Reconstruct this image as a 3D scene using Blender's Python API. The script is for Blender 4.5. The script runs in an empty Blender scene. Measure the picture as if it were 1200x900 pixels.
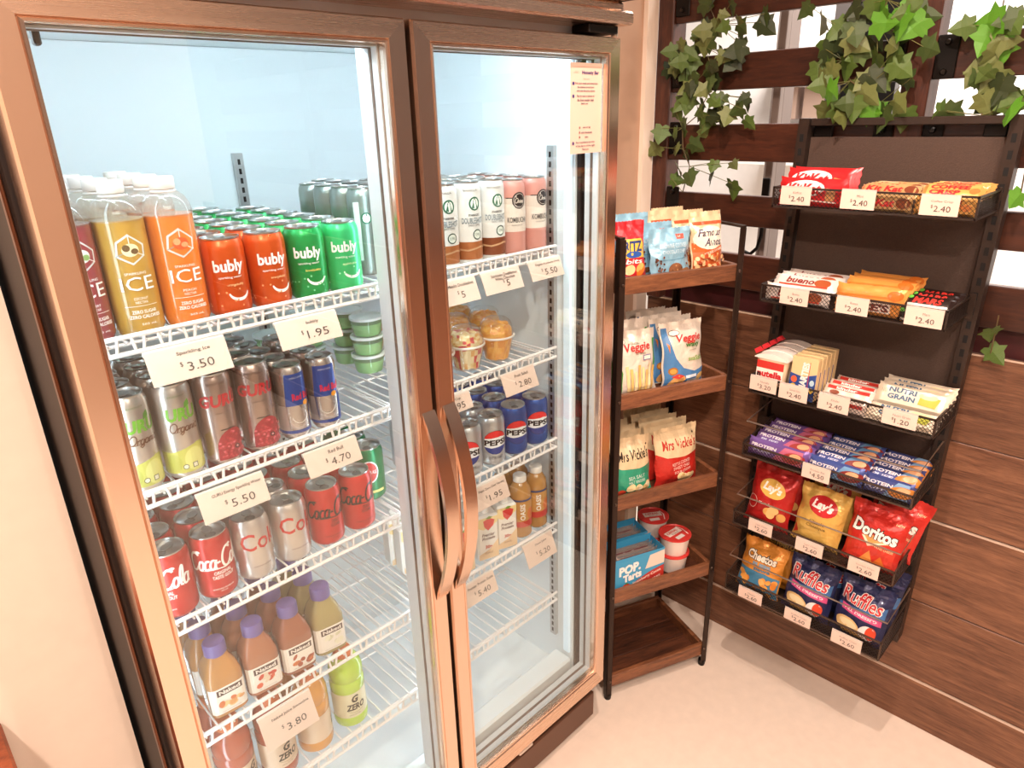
import bpy, bmesh, math, random
from mathutils import Vector, Matrix
R = math.radians
SC = bpy.context.scene
COL = SC.collection

# ---------------------------------------------------------------- camera
cd = bpy.data.cameras.new('camera')
cd.lens = 807.76 / 1200 * 36
cd.sensor_width = 36
cd.sensor_fit = 'HORIZONTAL'
cd.clip_start = 0.02
cam = bpy.data.objects.new('camera', cd)
COL.objects.link(cam)
yaw, pitch, roll = R(44.344), R(21.185), R(1.621)
fwd = Vector((math.sin(yaw) * math.cos(pitch), math.cos(yaw) * math.cos(pitch), -math.sin(pitch)))
rt = fwd.cross(Vector((0, 0, 1))).normalized()
dn = fwd.cross(rt)
r2 = rt * math.cos(roll) + dn * math.sin(roll)
d2 = dn * math.cos(roll) - rt * math.sin(roll)
m = Matrix((r2, -d2, -fwd)).transposed().to_4x4()
m.translation = (0, 0, 1.68)
cam.matrix_world = m
SC.camera = cam

# ---------------------------------------------------------------- world, lights, exposure
SC.view_settings.view_transform = 'Standard'
SC.view_settings.look = 'None'
SC.view_settings.gamma = 1
SC.view_settings.use_curve_mapping = False
SC.view_settings.exposure = -0.38
SC.cycles.max_bounces = 10
SC.cycles.transparent_max_bounces = 16
w = bpy.data.worlds.new('room_world')
SC.world = w
w.use_nodes = True
w.node_tree.nodes['Background'].inputs[0].default_value = (1.0, 0.9, 0.8, 1)
w.node_tree.nodes['Background'].inputs[1].default_value = 0.3

def spot(name, loc, aim, power, col, size=R(120), radius=0.04, blend=0.6):
    l = bpy.data.lights.new(name, 'SPOT')
    l.energy = power; l.color = col; l.spot_size = size; l.spot_blend = blend; l.shadow_soft_size = radius
    o = bpy.data.objects.new(name, l); COL.objects.link(o); o.location = loc
    o.rotation_euler = (Vector(aim) - Vector(loc)).to_track_quat('-Z', 'Y').to_euler()
    return o

def area(name, loc, aim, power, col, sx, sy):
    l = bpy.data.lights.new(name, 'AREA')
    l.shape = 'RECTANGLE'; l.size = sx; l.size_y = sy; l.energy = power; l.color = col
    o = bpy.data.objects.new(name, l); COL.objects.link(o); o.location = loc
    o.rotation_euler = (Vector(aim) - Vector(loc)).to_track_quat('-Z', 'Y').to_euler()
    return o

WARM = (1.0, 0.79, 0.67)
# recessed ceiling downlights of this room
spot('ceiling_spot', (0.80, 0.45, 2.68), (1.15, 0.55, 0), 124, WARM, radius=0.018)
spot('ceiling_spot', (0.95, -0.15, 2.68), (1.3, 0.2, 0), 64, WARM, radius=0.018)
spot('ceiling_spot', (-0.55, -0.35, 2.68), (0.0, 0.7, 0.6), 185, WARM)
spot('ceiling_spot', (0.4, -1.6, 2.68), (0.5, -0.9, 0), 90, WARM)
# unseen area lamp added behind the camera as ceiling bounce fill
area('fill_panel', (-0.2, -1.3, 2.69), (-0.2, -1.3, 0), 62, (1.0, 0.82, 0.71), 1.6, 1.2)
# the bright room behind the slatted screen
area('next_room_panel', (3.2, 0.8, 2.9), (3.2, 0.8, 0), 260, (1.0, 0.93, 0.88), 1.8, 2.6)
# ---------------------------------------------------------------- helpers
def lin(h):
    h = h.lstrip('#')
    out = []
    for i in (0, 2, 4):
        c = int(h[i:i + 2], 16) / 255
        out.append(c / 12.92 if c <= 0.04045 else ((c + 0.055) / 1.055) ** 2.4)
    return (*out, 1)

MATS = {}
def M(h, rough=0.5, metal=0.0, coat=0.0, bump=0.0, scale=60.0, var=0.0):
    """principled colour with a little procedural tone variation / relief"""
    key = (h, rough, metal, coat, bump, scale, var)
    if key in MATS: return MATS[key]
    mt = bpy.data.materials.new('paint_' + h.lstrip('#')); mt.use_nodes = True
    nt = mt.node_tree; b = nt.nodes['Principled BSDF']
    b.inputs['Base Color'].default_value = lin(h)
    b.inputs['Roughness'].default_value = rough
    b.inputs['Metallic'].default_value = metal
    b.inputs['Coat Weight'].default_value = coat
    if bump or var:
        tc = nt.nodes.new('ShaderNodeTexCoord'); nz = nt.nodes.new('ShaderNodeTexNoise')
        nz.inputs['Scale'].default_value = scale; nz.inputs['Detail'].default_value = 4
        nt.links.new(tc.outputs['Object'], nz.inputs['Vector'])
        if bump:
            bp = nt.nodes.new('ShaderNodeBump'); bp.inputs['Strength'].default_value = min(1.0, bump); bp.inputs['Distance'].default_value = 0.004 * max(1.0, bump)
            nt.links.new(nz.outputs['Fac'], bp.inputs['Height']); nt.links.new(bp.outputs['Normal'], b.inputs['Normal'])
        if var:
            hs = nt.nodes.new('ShaderNodeHueSaturation'); hs.inputs['Color'].default_value = lin(h)
            mr = nt.nodes.new('ShaderNodeMapRange')
            mr.inputs['From Min'].default_value = 0.3; mr.inputs['From Max'].default_value = 0.7
            mr.inputs['To Min'].default_value = 1 - var; mr.inputs['To Max'].default_value = 1 + var
            nt.links.new(nz.outputs['Fac'], mr.inputs['Value']); nt.links.new(mr.outputs['Result'], hs.inputs['Value'])
            nt.links.new(hs.outputs['Color'], b.inputs['Base Color'])
    MATS[key] = mt
    return mt

def clear_mat(name, tint, body=0.0, fres=1.45, boost=1.0, rough=0.0, bodycol='#ffffff'):
    """thin clear sheet: see-through with a mirror reflection that grows at grazing angles"""
    if name in MATS: return MATS[name]
    mt = bpy.data.materials.new(name); mt.use_nodes = True
    nt = mt.node_tree; nt.nodes.remove(nt.nodes['Principled BSDF'])
    out = nt.nodes['Material Output']
    tr = nt.nodes.new('ShaderNodeBsdfTransparent'); tr.inputs[0].default_value = lin(tint)
    gl = nt.nodes.new('ShaderNodeBsdfGlossy'); gl.inputs['Roughness'].default_value = rough
    lw = nt.nodes.new('ShaderNodeLayerWeight'); lw.inputs[0].default_value = 0.5
    pw = nt.nodes.new('ShaderNodeMath'); pw.operation = 'POWER'; pw.inputs[1].default_value = 5.0
    nt.links.new(lw.outputs['Facing'], pw.inputs[0])
    r0 = boost * ((fres - 1) / (fres + 1)) ** 2
    mu = nt.nodes.new('ShaderNodeMath'); mu.operation = 'MULTIPLY_ADD'; mu.inputs[1].default_value = 1 - r0; mu.inputs[2].default_value = r0; mu.use_clamp = True
    nt.links.new(pw.outputs[0], mu.inputs[0])
    mx = nt.nodes.new('ShaderNodeMixShader'); nt.links.new(mu.outputs[0], mx.inputs[0])
    src = tr
    if body:
        df = nt.nodes.new('ShaderNodeBsdfDiffuse'); df.inputs[0].default_value = lin(bodycol)
        m2 = nt.nodes.new('ShaderNodeMixShader'); m2.inputs[0].default_value = body
        nt.links.new(tr.outputs[0], m2.inputs[1]); nt.links.new(df.outputs[0], m2.inputs[2]); src = m2
    nt.links.new(src.outputs[0], mx.inputs[1]); nt.links.new(gl.outputs[0], mx.inputs[2])
    nt.links.new(mx.outputs[0], out.inputs[0])
    MATS[name] = mt
    return mt

def emit_mat(name, col, strength):
    if name in MATS: return MATS[name]
    mt = bpy.data.materials.new(name); mt.use_nodes = True
    b = mt.node_tree.nodes['Principled BSDF']
    b.inputs['Base Color'].default_value = lin(col); b.inputs['Emission Color'].default_value = lin(col)
    b.inputs['Emission Strength'].default_value = strength
    MATS[name] = mt
    return mt

def steel_mat(name, col, rough, aniso=0.6, stretch=(30, 30, 0.6)):
    """brushed steel"""
    if name in MATS: return MATS[name]
    mt = bpy.data.materials.new(name); mt.use_nodes = True
    nt = mt.node_tree; b = nt.nodes['Principled BSDF']
    b.inputs['Base Color'].default_value = lin(col); b.inputs['Metallic'].default_value = 1; b.inputs['Roughness'].default_value = rough
    tc = nt.nodes.new('ShaderNodeTexCoord'); mp = nt.nodes.new('ShaderNodeMapping'); mp.inputs['Scale'].default_value = stretch
    nz = nt.nodes.new('ShaderNodeTexNoise'); nz.inputs['Scale'].default_value = 12; nz.inputs['Detail'].default_value = 6
    mr = nt.nodes.new('ShaderNodeMapRange'); mr.inputs['To Min'].default_value = rough * 0.92; mr.inputs['To Max'].default_value = rough * 1.1
    nt.links.new(tc.outputs['Object'], mp.inputs[0]); nt.links.new(mp.outputs[0], nz.inputs['Vector'])
    nt.links.new(nz.outputs['Fac'], mr.inputs['Value']); nt.links.new(mr.outputs[0], b.inputs['Roughness'])
    MATS[name] = mt
    return mt

def wood_mat(name, dark, light, scale=(1, 1, 1), rough=0.45, knots=0.3, random_tone=0.25):
    """streaky stained board; the grain runs along the axis with the smallest scale"""
    if name in MATS: return MATS[name]
    mt = bpy.data.materials.new(name); mt.use_nodes = True
    nt = mt.node_tree; b = nt.nodes['Principled BSDF']; N = nt.nodes.new; L = nt.links.new
    tc = N('ShaderNodeTexCoord'); oi = N('ShaderNodeObjectInfo'); mp = N('ShaderNodeMapping'); mp.inputs['Scale'].default_value = scale
    cb = N('ShaderNodeCombineXYZ'); ml = N('ShaderNodeMath'); ml.operation = 'MULTIPLY'; ml.inputs[1].default_value = 37.0
    L(oi.outputs['Random'], ml.inputs[0])
    for i in range(3): L(ml.outputs[0], cb.inputs[i])
    L(cb.outputs[0], mp.inputs['Location']); L(tc.outputs['Object'], mp.inputs['Vector'])
    n1 = N('ShaderNodeTexNoise'); n1.inputs['Scale'].default_value = 9; n1.inputs['Detail'].default_value = 8; n1.inputs['Distortion'].default_value = 1.2
    n2 = N('ShaderNodeTexNoise'); n2.inputs['Scale'].default_value = 60; n2.inputs['Detail'].default_value = 8; n2.inputs['Roughness'].default_value = 0.65
    L(mp.outputs[0], n1.inputs['Vector']); L(mp.outputs[0], n2.inputs['Vector'])
    mx = N('ShaderNodeMix'); mx.data_type = 'FLOAT'; mx.inputs[0].default_value = 0.48
    L(n1.outputs['Fac'], mx.inputs[2]); L(n2.outputs['Fac'], mx.inputs[3])
    cr = N('ShaderNodeValToRGB'); cr.color_ramp.elements[0].position = 0.33; cr.color_ramp.elements[1].position = 0.68
    cr.color_ramp.elements[0].color = lin(dark); cr.color_ramp.elements[1].color = lin(light)
    L(mx.outputs[0], cr.inputs[0])
    hs = N('ShaderNodeHueSaturation'); mr = N('ShaderNodeMapRange')
    mr.inputs['To Min'].default_value = 1 - random_tone; mr.inputs['To Max'].default_value = 1 + random_tone
    L(oi.outputs['Random'], mr.inputs['Value']); L(mr.outputs[0], hs.inputs['Value']); L(cr.outputs[0], hs.inputs['Color'])
    L(hs.outputs[0], b.inputs['Base Color'])
    bp = N('ShaderNodeBump'); bp.inputs['Strength'].default_value = knots; bp.inputs['Distance'].default_value = 0.004
    L(mx.outputs[0], bp.inputs['Height']); L(bp.outputs[0], b.inputs['Normal'])
    b.inputs['Roughness'].default_value = rough
    MATS[name] = mt
    return mt

class MB:
    """collects geometry; build() links it as ONE mesh object"""
    def __init__(s): s.v, s.f, s.m = [], [], []
    def add(s, vs, fs, mi=0):
        o = len(s.v); s.v += [tuple(p) for p in vs]
        s.f += [tuple(i + o for i in f) for f in fs]; s.m += [mi] * len(fs)
        return s
    def box(s, a, b, mi=0):
        x0, y0, z0 = (min(a[i], b[i]) for i in range(3)); x1, y1, z1 = (max(a[i], b[i]) for i in range(3))
        return s.add([(x0, y0, z0), (x1, y0, z0), (x1, y1, z0), (x0, y1, z0), (x0, y0, z1), (x1, y0, z1), (x1, y1, z1), (x0, y1, z1)],
                     [(0, 3, 2, 1), (4, 5, 6, 7), (0, 1, 5, 4), (1, 2, 6, 5), (2, 3, 7, 6), (3, 0, 4, 7)], mi)
    def bbox(s, a, b, c=0.003, mi=0):
        """box with chamfered edges"""
        lo = [min(a[i], b[i]) for i in range(3)]; hi = [max(a[i], b[i]) for i in range(3)]
        bm = bmesh.new(); bmesh.ops.create_cube(bm, size=1)
        for v in bm.verts: v.co = Vector([lo[i] if v.co[i] < 0 else hi[i] for i in range(3)])
        bmesh.ops.bevel(bm, geom=bm.edges[:], offset=c, segments=1, affect='EDGES')
        s.frombm(bm, mi); return s
    def frombm(s, bm, mi=0):
        bm.verts.index_update()
        s.add([v.co[:] for v in bm.verts], [tuple(v.index for v in f.verts) for f in bm.faces], mi); bm.free()
    def beam(s, p, q, w, h, mi=0, up=(0, 0, 1)):
        p, q = Vector(p), Vector(q); d = (q - p).normalized(); u = Vector(up)
        if abs(d.dot(u)) > 0.98: u = Vector((0, 1, 0))
        sx = d.cross(u).normalized() * (w / 2); sz = sx.cross(d).normalized() * (h / 2)
        vs = [p - sx - sz, p + sx - sz, p + sx + sz, p - sx + sz, q - sx - sz, q + sx - sz, q + sx + sz, q - sx + sz]
        return s.add(vs, [(0, 1, 2, 3), (7, 6, 5, 4), (0, 4, 5, 1), (1, 5, 6, 2), (2, 6, 7, 3), (3, 7, 4, 0)], mi)
    def tube(s, pts, r, n=6, mi=0, caps=True):
        pts = [Vector(p) for p in pts]; rings = []; prev = None
        for i, p in enumerate(pts):
            d = (pts[min(i + 1, len(pts) - 1)] - pts[max(i - 1, 0)]).normalized()
            if prev is None:
                u = Vector((0, 0, 1)) if abs(d.z) < 0.9 else Vector((1, 0, 0))
                a = d.cross(u).normalized()
            else:
                a = (prev - d * prev.dot(d)).normalized()
            prev = a; b = d.cross(a)
            rr = r[i] if isinstance(r, (list, tuple)) else r
            rings.append([p + (a * math.cos(2 * math.pi * k / n) + b * math.sin(2 * math.pi * k / n)) * rr for k in range(n)])
        vs = [v for rg in rings for v in rg]; fs = []
        for i in range(len(rings) - 1):
            for k in range(n):
                k2 = (k + 1) % n
                fs.append((i * n + k, i * n + k2, (i + 1) * n + k2, (i + 1) * n + k))
        if caps:
            fs.append(tuple(range(n - 1, -1, -1))); fs.append(tuple((len(rings) - 1) * n + k for k in range(n)))
        return s.add(vs, fs, mi)
    def lathe(s, prof, n=24, mi=0, sq=0.0, c=(0, 0)):
        """prof: (r, z[, material index]); sq>0 squares the cross-section off"""
        def rad(r, a):
            if not sq: return r
            k = 2 + 6 * sq
            return r / ((abs(math.cos(a)) ** k + abs(math.sin(a)) ** k) ** (1 / k))
        vs = []; rows = []
        for p in prof:
            if p[0] < 1e-6: rows.append([len(vs)]); vs.append((c[0], c[1], p[1])); continue
            row = []
            for k in range(n):
                a = 2 * math.pi * (k + 0.5) / n; rr = rad(p[0], a)
                row.append(len(vs)); vs.append((c[0] + rr * math.cos(a), c[1] + rr * math.sin(a), p[1]))
            rows.append(row)
        o = len(s.v); s.v += vs
        for i in range(len(rows) - 1):
            a, b = rows[i], rows[i + 1]; mm = prof[i + 1][2] if len(prof[i + 1]) > 2 else mi
            for k in range(n):
                k2 = (k + 1) % n
                if len(a) == 1 and len(b) == 1: continue
                if len(a) == 1: f = (a[0], b[k2], b[k])
                elif len(b) == 1: f = (a[k], a[k2], b[0])
                else: f = (a[k], a[k2], b[k2], b[k])
                s.f.append(tuple(i2 + o for i2 in f)); s.m.append(mm)
        return s
    def prism(s, pts, y0, y1, mi=0):
        """outline in x,z given thickness along y"""
        n = len(pts)
        vs = [(p[0], y0, p[1]) for p in pts] + [(p[0], y1, p[1]) for p in pts]
        fs = [tuple(range(n)), tuple(range(2 * n - 1, n - 1, -1))] + [(i, i + n, (i + 1) % n + n, (i + 1) % n) for i in range(n)]
        return s.add(vs, fs, mi)
    def mesh(s, name, mats, smooth=False):
        me = bpy.data.meshes.new(name); me.from_pydata(s.v, [], s.f); me.update()
        for mt in (mats if isinstance(mats, (list, tuple)) else [mats]): me.materials.append(mt)
        me.polygons.foreach_set('material_index', s.m)
        if smooth:
            me.polygons.foreach_set('use_smooth', [True] * len(s.f)); me.set_sharp_from_angle(angle=R(38))
        return me
    def build(s, name, mats, parent=None, smooth=False, loc=None):
        return obj(name, s.mesh(name, mats, smooth), parent, loc)

def obj(name, me, parent=None, loc=None, rot=None):
    o = bpy.data.objects.new(name, me); COL.objects.link(o)
    if parent is not None: o.parent = parent
    if loc is not None: o.location = loc
    if rot is not None: o.rotation_euler = rot
    return o

def thing(name, label=None, cat=None, loc=(0, 0, 0), rot=(0, 0, 0), group=None, parent=None):
    o = bpy.data.objects.new(name, None); COL.objects.link(o); o.empty_display_size = 0.02
    o.location = loc; o.rotation_euler = rot
    if parent is not None: o.parent = parent
    if label: o['label'] = label
    if cat: o['category'] = cat
    if group: o['group'] = group
    return o

def tag(o, label, cat, group=None):
    o['label'] = label; o['category'] = cat
    if group: o['group'] = group
    return o

def struct(o, label=None):
    o['kind'] = 'structure'
    if label: o['label'] = label
    return o

class Kind:
    """one kind of thing: the first placement uses the built one, later ones copy it with its parts and sub-parts"""
    def __init__(s, root): s.root, s.kids, s.used = root, [(c, list(c.children)) for c in root.children], False
    def place(s, loc, rot=(0, 0, 0), label=None, group=None, skip=(), thin=1.0):
        if not isinstance(rot, (tuple, list)): rot = (0, 0, rot)
        if not s.used: r = s.root; s.used = True
        else:
            r = s.root.copy(); COL.objects.link(r)
            for c, subs in s.kids:
                if c.name.split('.')[0] in skip: continue
                k = c.copy(); COL.objects.link(k); k.parent = r
                for g in subs:
                    q = g.copy(); COL.objects.link(q); q.parent = k
        r.location = loc; r.rotation_euler = rot; r.scale = (1, thin, 1)
        if label: r['label'] = label
        if group: r['group'] = group
        return r

# ---------------------------------------------------------------- flat print wrapped onto surfaces
TXT = {}
def text2d(s, shear=0.0, bold=0.0):
    key = (s, shear, bold)
    if key not in TXT:
        cu = bpy.data.curves.new('type', 'FONT'); cu.body = s; cu.size = 1; cu.shear = shear; cu.offset = bold
        cu.resolution_u = 2
        ob = bpy.data.objects.new('type', cu); COL.objects.link(ob)
        dg = bpy.context.evaluated_depsgraph_get(); dg.update()
        me = bpy.data.meshes.new_from_object(ob.evaluated_get(dg))
        vs = [v.co.to_2d() for v in me.vertices]; fs = [tuple(p.vertices) for p in me.polygons]
        bpy.data.meshes.remove(me); bpy.data.objects.remove(ob); bpy.data.curves.remove(cu)
        x0 = min(v.x for v in vs); x1 = max(v.x for v in vs); y0 = min(v.y for v in vs); y1 = max(v.y for v in vs)
        TXT[key] = ([((v.x - (x0 + x1) / 2) / (x1 - x0), (v.y - (y0 + y1) / 2) / (y1 - y0)) for v in vs], fs)
    return TXT[key]

def ribbon(pts, w):
    n = len(pts); vs = []
    for i, p in enumerate(pts):
        a = pts[max(i - 1, 0)]; b = pts[min(i + 1, n - 1)]
        d = Vector((b[0] - a[0], b[1] - a[1]))
        if d.length < 1e-9: d = Vector((1, 0))
        d.normalize()
        ww = (w[i] if isinstance(w, (list, tuple)) else w) / 2
        vs += [(p[0] - d.y * ww, p[1] + d.x * ww), (p[0] + d.y * ww, p[1] - d.x * ww)]
    return vs, [(2 * i, 2 * i + 1, 2 * i + 3, 2 * i + 2) for i in range(n - 1)]

def arc(cx, cy, rx, ry, a0, a1, n=12):
    return [(cx + rx * math.cos(R(a0 + (a1 - a0) * i / n)), cy + ry * math.sin(R(a0 + (a1 - a0) * i / n))) for i in range(n + 1)]

SCRIPT = {  # looping pen strokes, letter box 0..1 wide, x-height 0.5, ascender 1
    'C': (0.95, [arc(0.55, 0.5, 0.42, 0.5, 40, 330, 16), arc(0.8, 0.9, 0.2, 0.12, 180, 20, 6)]),
    'o': (0.52, [arc(0.26, 0.25, 0.2, 0.25, 90, 450, 14)]),
    'c': (0.5, [arc(0.28, 0.25, 0.2, 0.25, 50, 320, 12)]),
    'a': (0.58, [arc(0.24, 0.25, 0.2, 0.25, 60, 400, 14), [(0.46, 0.5), (0.45, 0.1), (0.58, 0.02)]]),
    'l': (0.4, [arc(0.2, 0.55, 0.12, 0.45, -60, 240, 14) + [(0.22, 0.05), (0.4, 0.02)]]),
    '-': (0.32, [[(0.02, 0.3), (0.28, 0.34)]]),
    'r': (0.42, [[(0.08, 0), (0.14, 0.48), (0.2, 0.38), (0.4, 0.5)]]),
    'g': (0.56, [arc(0.24, 0.25, 0.2, 0.25, 60, 400, 14), [(0.46, 0.5), (0.44, -0.2), (0.25, -0.35), (0.05, -0.2), (0.5, 0.1)]]),
    'n': (0.56, [[(0.08, 0), (0.12, 0.48)], [(0.12, 0.3), (0.3, 0.5), (0.42, 0.4), (0.42, 0.05), (0.54, 0.02)]]),
    'i': (0.25, [[(0.1, 0.5), (0.1, 0.05), (0.22, 0.02)], [(0.12, 0.66), (0.13, 0.72)]]),
    'O': (0.95, [arc(0.48, 0.5, 0.4, 0.5, 100, 470, 18)]),
}
def script2d(word, w, h, pen):
    x = 0; vs = []; fs = []
    for ch in word:
        adv, strokes = SCRIPT[ch]
        for st in strokes:
            sp = [((x + p[0]), p[1]) for p in st]
            sp = [(p[0] + 0.3 * p[1], p[1]) for p in sp]
            vs.append(sp)
        x += adv * 0.94
    xs = [p[0] for st in vs for p in st]; x0, x1 = min(xs), max(xs)
    out = []; ofs = []
    for st in vs:
        a, b = ribbon([((p[0] - (x0 + x1) / 2) / (x1 - x0) * w, (p[1] - 0.5) * h) for p in st], pen)
        o = len(out); out += a; ofs += [tuple(i + o for i in f) for f in b]
    return out, ofs

def slice2d(vs, fs, su, sv):
    bm = bmesh.new(); bv = [bm.verts.new((p[0], p[1], 0)) for p in vs]
    for f in fs:
        try: bm.faces.new([bv[i] for i in f])
        except ValueError: pass
    for ax, st in ((0, su), (1, sv)):
        if not st or not bm.verts: continue
        lo = min(v.co[ax] for v in bm.verts); hi = max(v.co[ax] for v in bm.verts)
        k = math.floor(lo / st) + 1
        while k * st < hi:
            co = [0, 0, 0]; no = [0, 0, 0]; co[ax] = k * st; no[ax] = 1
            bmesh.ops.bisect_plane(bm, geom=bm.verts[:] + bm.edges[:] + bm.faces[:], plane_co=co, plane_no=no, dist=1e-7)
            k += 1
    bm.verts.index_update()
    r = [(v.co.x, v.co.y) for v in bm.verts], [tuple(v.index for v in f.verts) for f in bm.faces]
    bm.free()
    return r

def shape2d(d):
    k = d[0]
    if k == 't':   # text, cx, cy, w, h, colour[, shear, bold, rot]
        _, s, cx, cy, w, h, col, *o = d
        vs, fs = text2d(s, o[0] if o else 0, o[1] if len(o) > 1 else 0)
        a = R(o[2]) if len(o) > 2 else 0
        vs = [(p[0] * w, p[1] * h) for p in vs]
        return [(cx + p[0] * math.cos(a) - p[1] * math.sin(a), cy + p[0] * math.sin(a) + p[1] * math.cos(a)) for p in vs], fs, col
    if k == 's':   # script word, cx, cy, w, h, pen, colour[, rot]
        _, s, cx, cy, w, h, pen, col, *o = d
        vs, fs = script2d(s, w, h, pen); a = R(o[0]) if o else 0
        return [(cx + p[0] * math.cos(a) - p[1] * math.sin(a), cy + p[0] * math.sin(a) + p[1] * math.cos(a)) for p in vs], fs, col
    if k == 'e':   # cx, cy, rx, ry, colour[, rot]
        _, cx, cy, rx, ry, col, *o = d; a = R(o[0]) if o else 0; n = 20 if max(rx, ry) > 0.01 else 10
        vs = [(rx * math.cos(2 * math.pi * i / n), ry * math.sin(2 * math.pi * i / n)) for i in range(n)]
        vs = [(cx + p[0] * math.cos(a) - p[1] * math.sin(a), cy + p[0] * math.sin(a) + p[1] * math.cos(a)) for p in vs]
        return vs, [tuple(range(n))], col
    if k == 'p': return d[1], [tuple(range(len(d[1])))], d[2]
    if k == 'r': return [(d[1], d[2]), (d[3], d[2]), (d[3], d[4]), (d[1], d[4])], [(0, 1, 2, 3)], d[5]
    if k == 'l':
        vs, fs = ribbon(d[1], d[2]); return vs, fs, d[3]

def printed(name, decals, mapf, parent, su=0.006, sv=None, base=0.0004, step=0.00012, rough=0.35, metal=0.0, coat=0.0):
    mb = MB(); mats = []; idx = {}
    for i, d in enumerate(decals):
        vs, fs, col = shape2d(d)
        if su or sv: vs, fs = slice2d(vs, fs, su, sv)
        if col not in idx: idx[col] = len(mats); mats.append(col if not isinstance(col, str) else M(col, rough, metal, coat))
        o = base + step * i
        mb.add([mapf(p[0], p[1], o) for p in vs], fs, idx[col])
    return mb.build(name, mats, parent)

def cylmap(r): return lambda u, v, o: ((r + o) * math.sin(u / r), -(r + o) * math.cos(u / r), v)
def flatmap(y=0.0): return lambda u, v, o: (u, y - o, v)
def sqmap(r, sq):
    k = 2 + 6 * sq
    def f(u, v, o):
        a = u / r - math.pi / 2
        rr = r / ((abs(math.cos(a)) ** k + abs(math.sin(a)) ** k) ** (1 / k)) + o
        return (rr * math.cos(a), rr * math.sin(a), v)
    return f
ORD = ['front', 'second', 'third', 'fourth', 'fifth', 'sixth', 'seventh', 'eighth']
ALU = M('#c9c6c2', 0.28, 1.0)
rnd = random.Random(7)
# ---------------------------------------------------------------- the room
FLOORM = M('#e6d6c6', 0.30, 0, 0.0, 0.05, 30, 0.035)
CREAM = M('#f2e2d0', 0.6, 0, 0, 0.08, 25, 0.02)
BEIGE = M('#bf9b81', 0.55, 0, 0, 0.06, 20, 0.03)
WHITEW = M('#f1ece8', 0.7, 0, 0, 0.04, 20, 0.02)
BOARD = wood_mat('stained_board', '#4a2a1b', '#8c6045', (5, 0.4, 5), 0.42, 0.35, 0.18)
SLAT = wood_mat('dark_slat', '#26100a', '#4e2818', (3, 0.4, 3), 0.4, 0.25, 0.15)
POSTM = wood_mat('dark_post', '#2a120b', '#5a2f1e', (3, 3, 0.4), 0.45, 0.25, 0.05)
BLACKM = M('#17120f', 0.45, 0.6)
DARKM = M('#241b17', 0.5, 0.4)

fl = MB().box((-2.7, -3.1, -0.06), (4.9, 4.6, 0)).build('floor', FLOORM); struct(fl, 'glossy cream floor')
ce = MB().box((-2.7, -3.1, 2.75), (1.98, 2.0, 2.83)).build('ceiling', M('#e8dccf', 0.8)); struct(ce)
wl = MB().box((-2.7, 1.16, 0), (0.156, 1.25, 2.75)).build('wall_left', CREAM); struct(wl, 'cream wall beside the cooler')
wb = MB().box((1.262, 1.272, 0), (1.86, 1.36, 2.75)).build('wall_back', BEIGE); struct(wb, 'beige wall in the corner')
ws = MB().box((-2.7, -3.1, 0), (-2.62, 1.16, 2.75)).build('wall_side', M('#c9b09c', 0.7)); struct(ws)
wf = MB().box((-2.62, -3.1, 0), (1.98, -3.0, 2.75)).build('wall_front', M('#dcc8b6', 0.7)); struct(wf)
wx = MB().box((4.6, -3.1, 0), (4.7, 4.6, 3.1)).build('wall_beyond', WHITEW); struct(wx, 'bright white wall beyond the slatted screen')
wy = MB().box((1.98, 4.5, 0), (4.6, 4.6, 3.1)).build('wall_beyond', WHITEW); struct(wy)
tr = MB().box((1.80, 1.258, 0), (1.852, 1.2719, 2.75)).build('trim_1', M('#f0ddca', 0.5)); struct(tr, 'pale trim strip beside the dark post')

scr = thing('wall_right'); struct(scr, 'dark wooden screen wall, solid boards below and open slats above')
XB = [1.861, 1.8665, 1.866, 1.8715, 1.871]
ZB = [(0.0, 0.152), (0.156, 0.404), (0.4075, 0.657), (0.661, 0.891), (0.8935, 1.121)]
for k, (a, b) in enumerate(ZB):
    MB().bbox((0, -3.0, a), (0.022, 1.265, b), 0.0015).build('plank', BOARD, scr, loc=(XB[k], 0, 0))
    if k in (0, 2, 4): MB().box((-0.0003, -3.0, b - 0.001), (0.010, 1.265, b + 0.0006)).build('lit_raw_edge', M('#cfb49e', 0.6), scr, loc=(XB[k], 0, 0))  # pale raw edge, with its lit highlight put into the colour
MB().bbox((0, -3.0, 1.118), (0.02, 1.25, 1.2), 0.002).build('plank', M('#3a0d10', 0.5, 0, 0, 0.1, 40, 0.15), scr, loc=(1.898, 0, 0))
ZS = [(1.19, 1.29), (1.371, 1.456), (1.547, 1.645), (1.733, 1.823), (1.912, 2.01), (2.10, 2.19), (2.28, 2.37), (2.46, 2.55)]
SEG = [(0.594, 1.214), (-0.40, 0.533), (-1.39, -0.46), (-2.4, -1.45)]
for a, b in ZS:
    for y0, y1 in SEG:
        MB().bbox((0, y0, a), (0.022, y1, b), 0.002).build('slat', SLAT, scr, loc=(1.872, 0, 0))
for y0, y1 in ((1.2145, 1.266), (0.5335, 0.5935), (-0.46, -0.4), (-1.45, -1.39)):
    MB().bbox((0, y0, 1.122), (0.07, y1, 2.75), 0.003).build('post', POSTM, scr, loc=(1.862 if y0 > 1 else 1.866, 0, 0))
bm_ = MB().bbox((0.0, -0.022, -0.045), (0.005, 0.022, 0.045), 0.002).mesh('bracket', BLACKM)
bo_ = MB().lathe([(0, 0.006), (0.005, 0.006), (0.007, 0.003), (0.007, 0)], 10).mesh('bolt', M('#3c3733', 0.35, 1.0), True)
for y in (1.19, 0.618, 0.51):
    for a, b in ZS[1:6]:
        o = obj('bracket', bm_, scr, (1.866, y, (a + b) / 2 + (0.012 if y > 1 else 0)))
        for dz in (-0.03, 0.03):
            q = obj('bolt', bo_, o, (0.0, 0, dz), (0, -math.pi / 2, 0))
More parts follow.
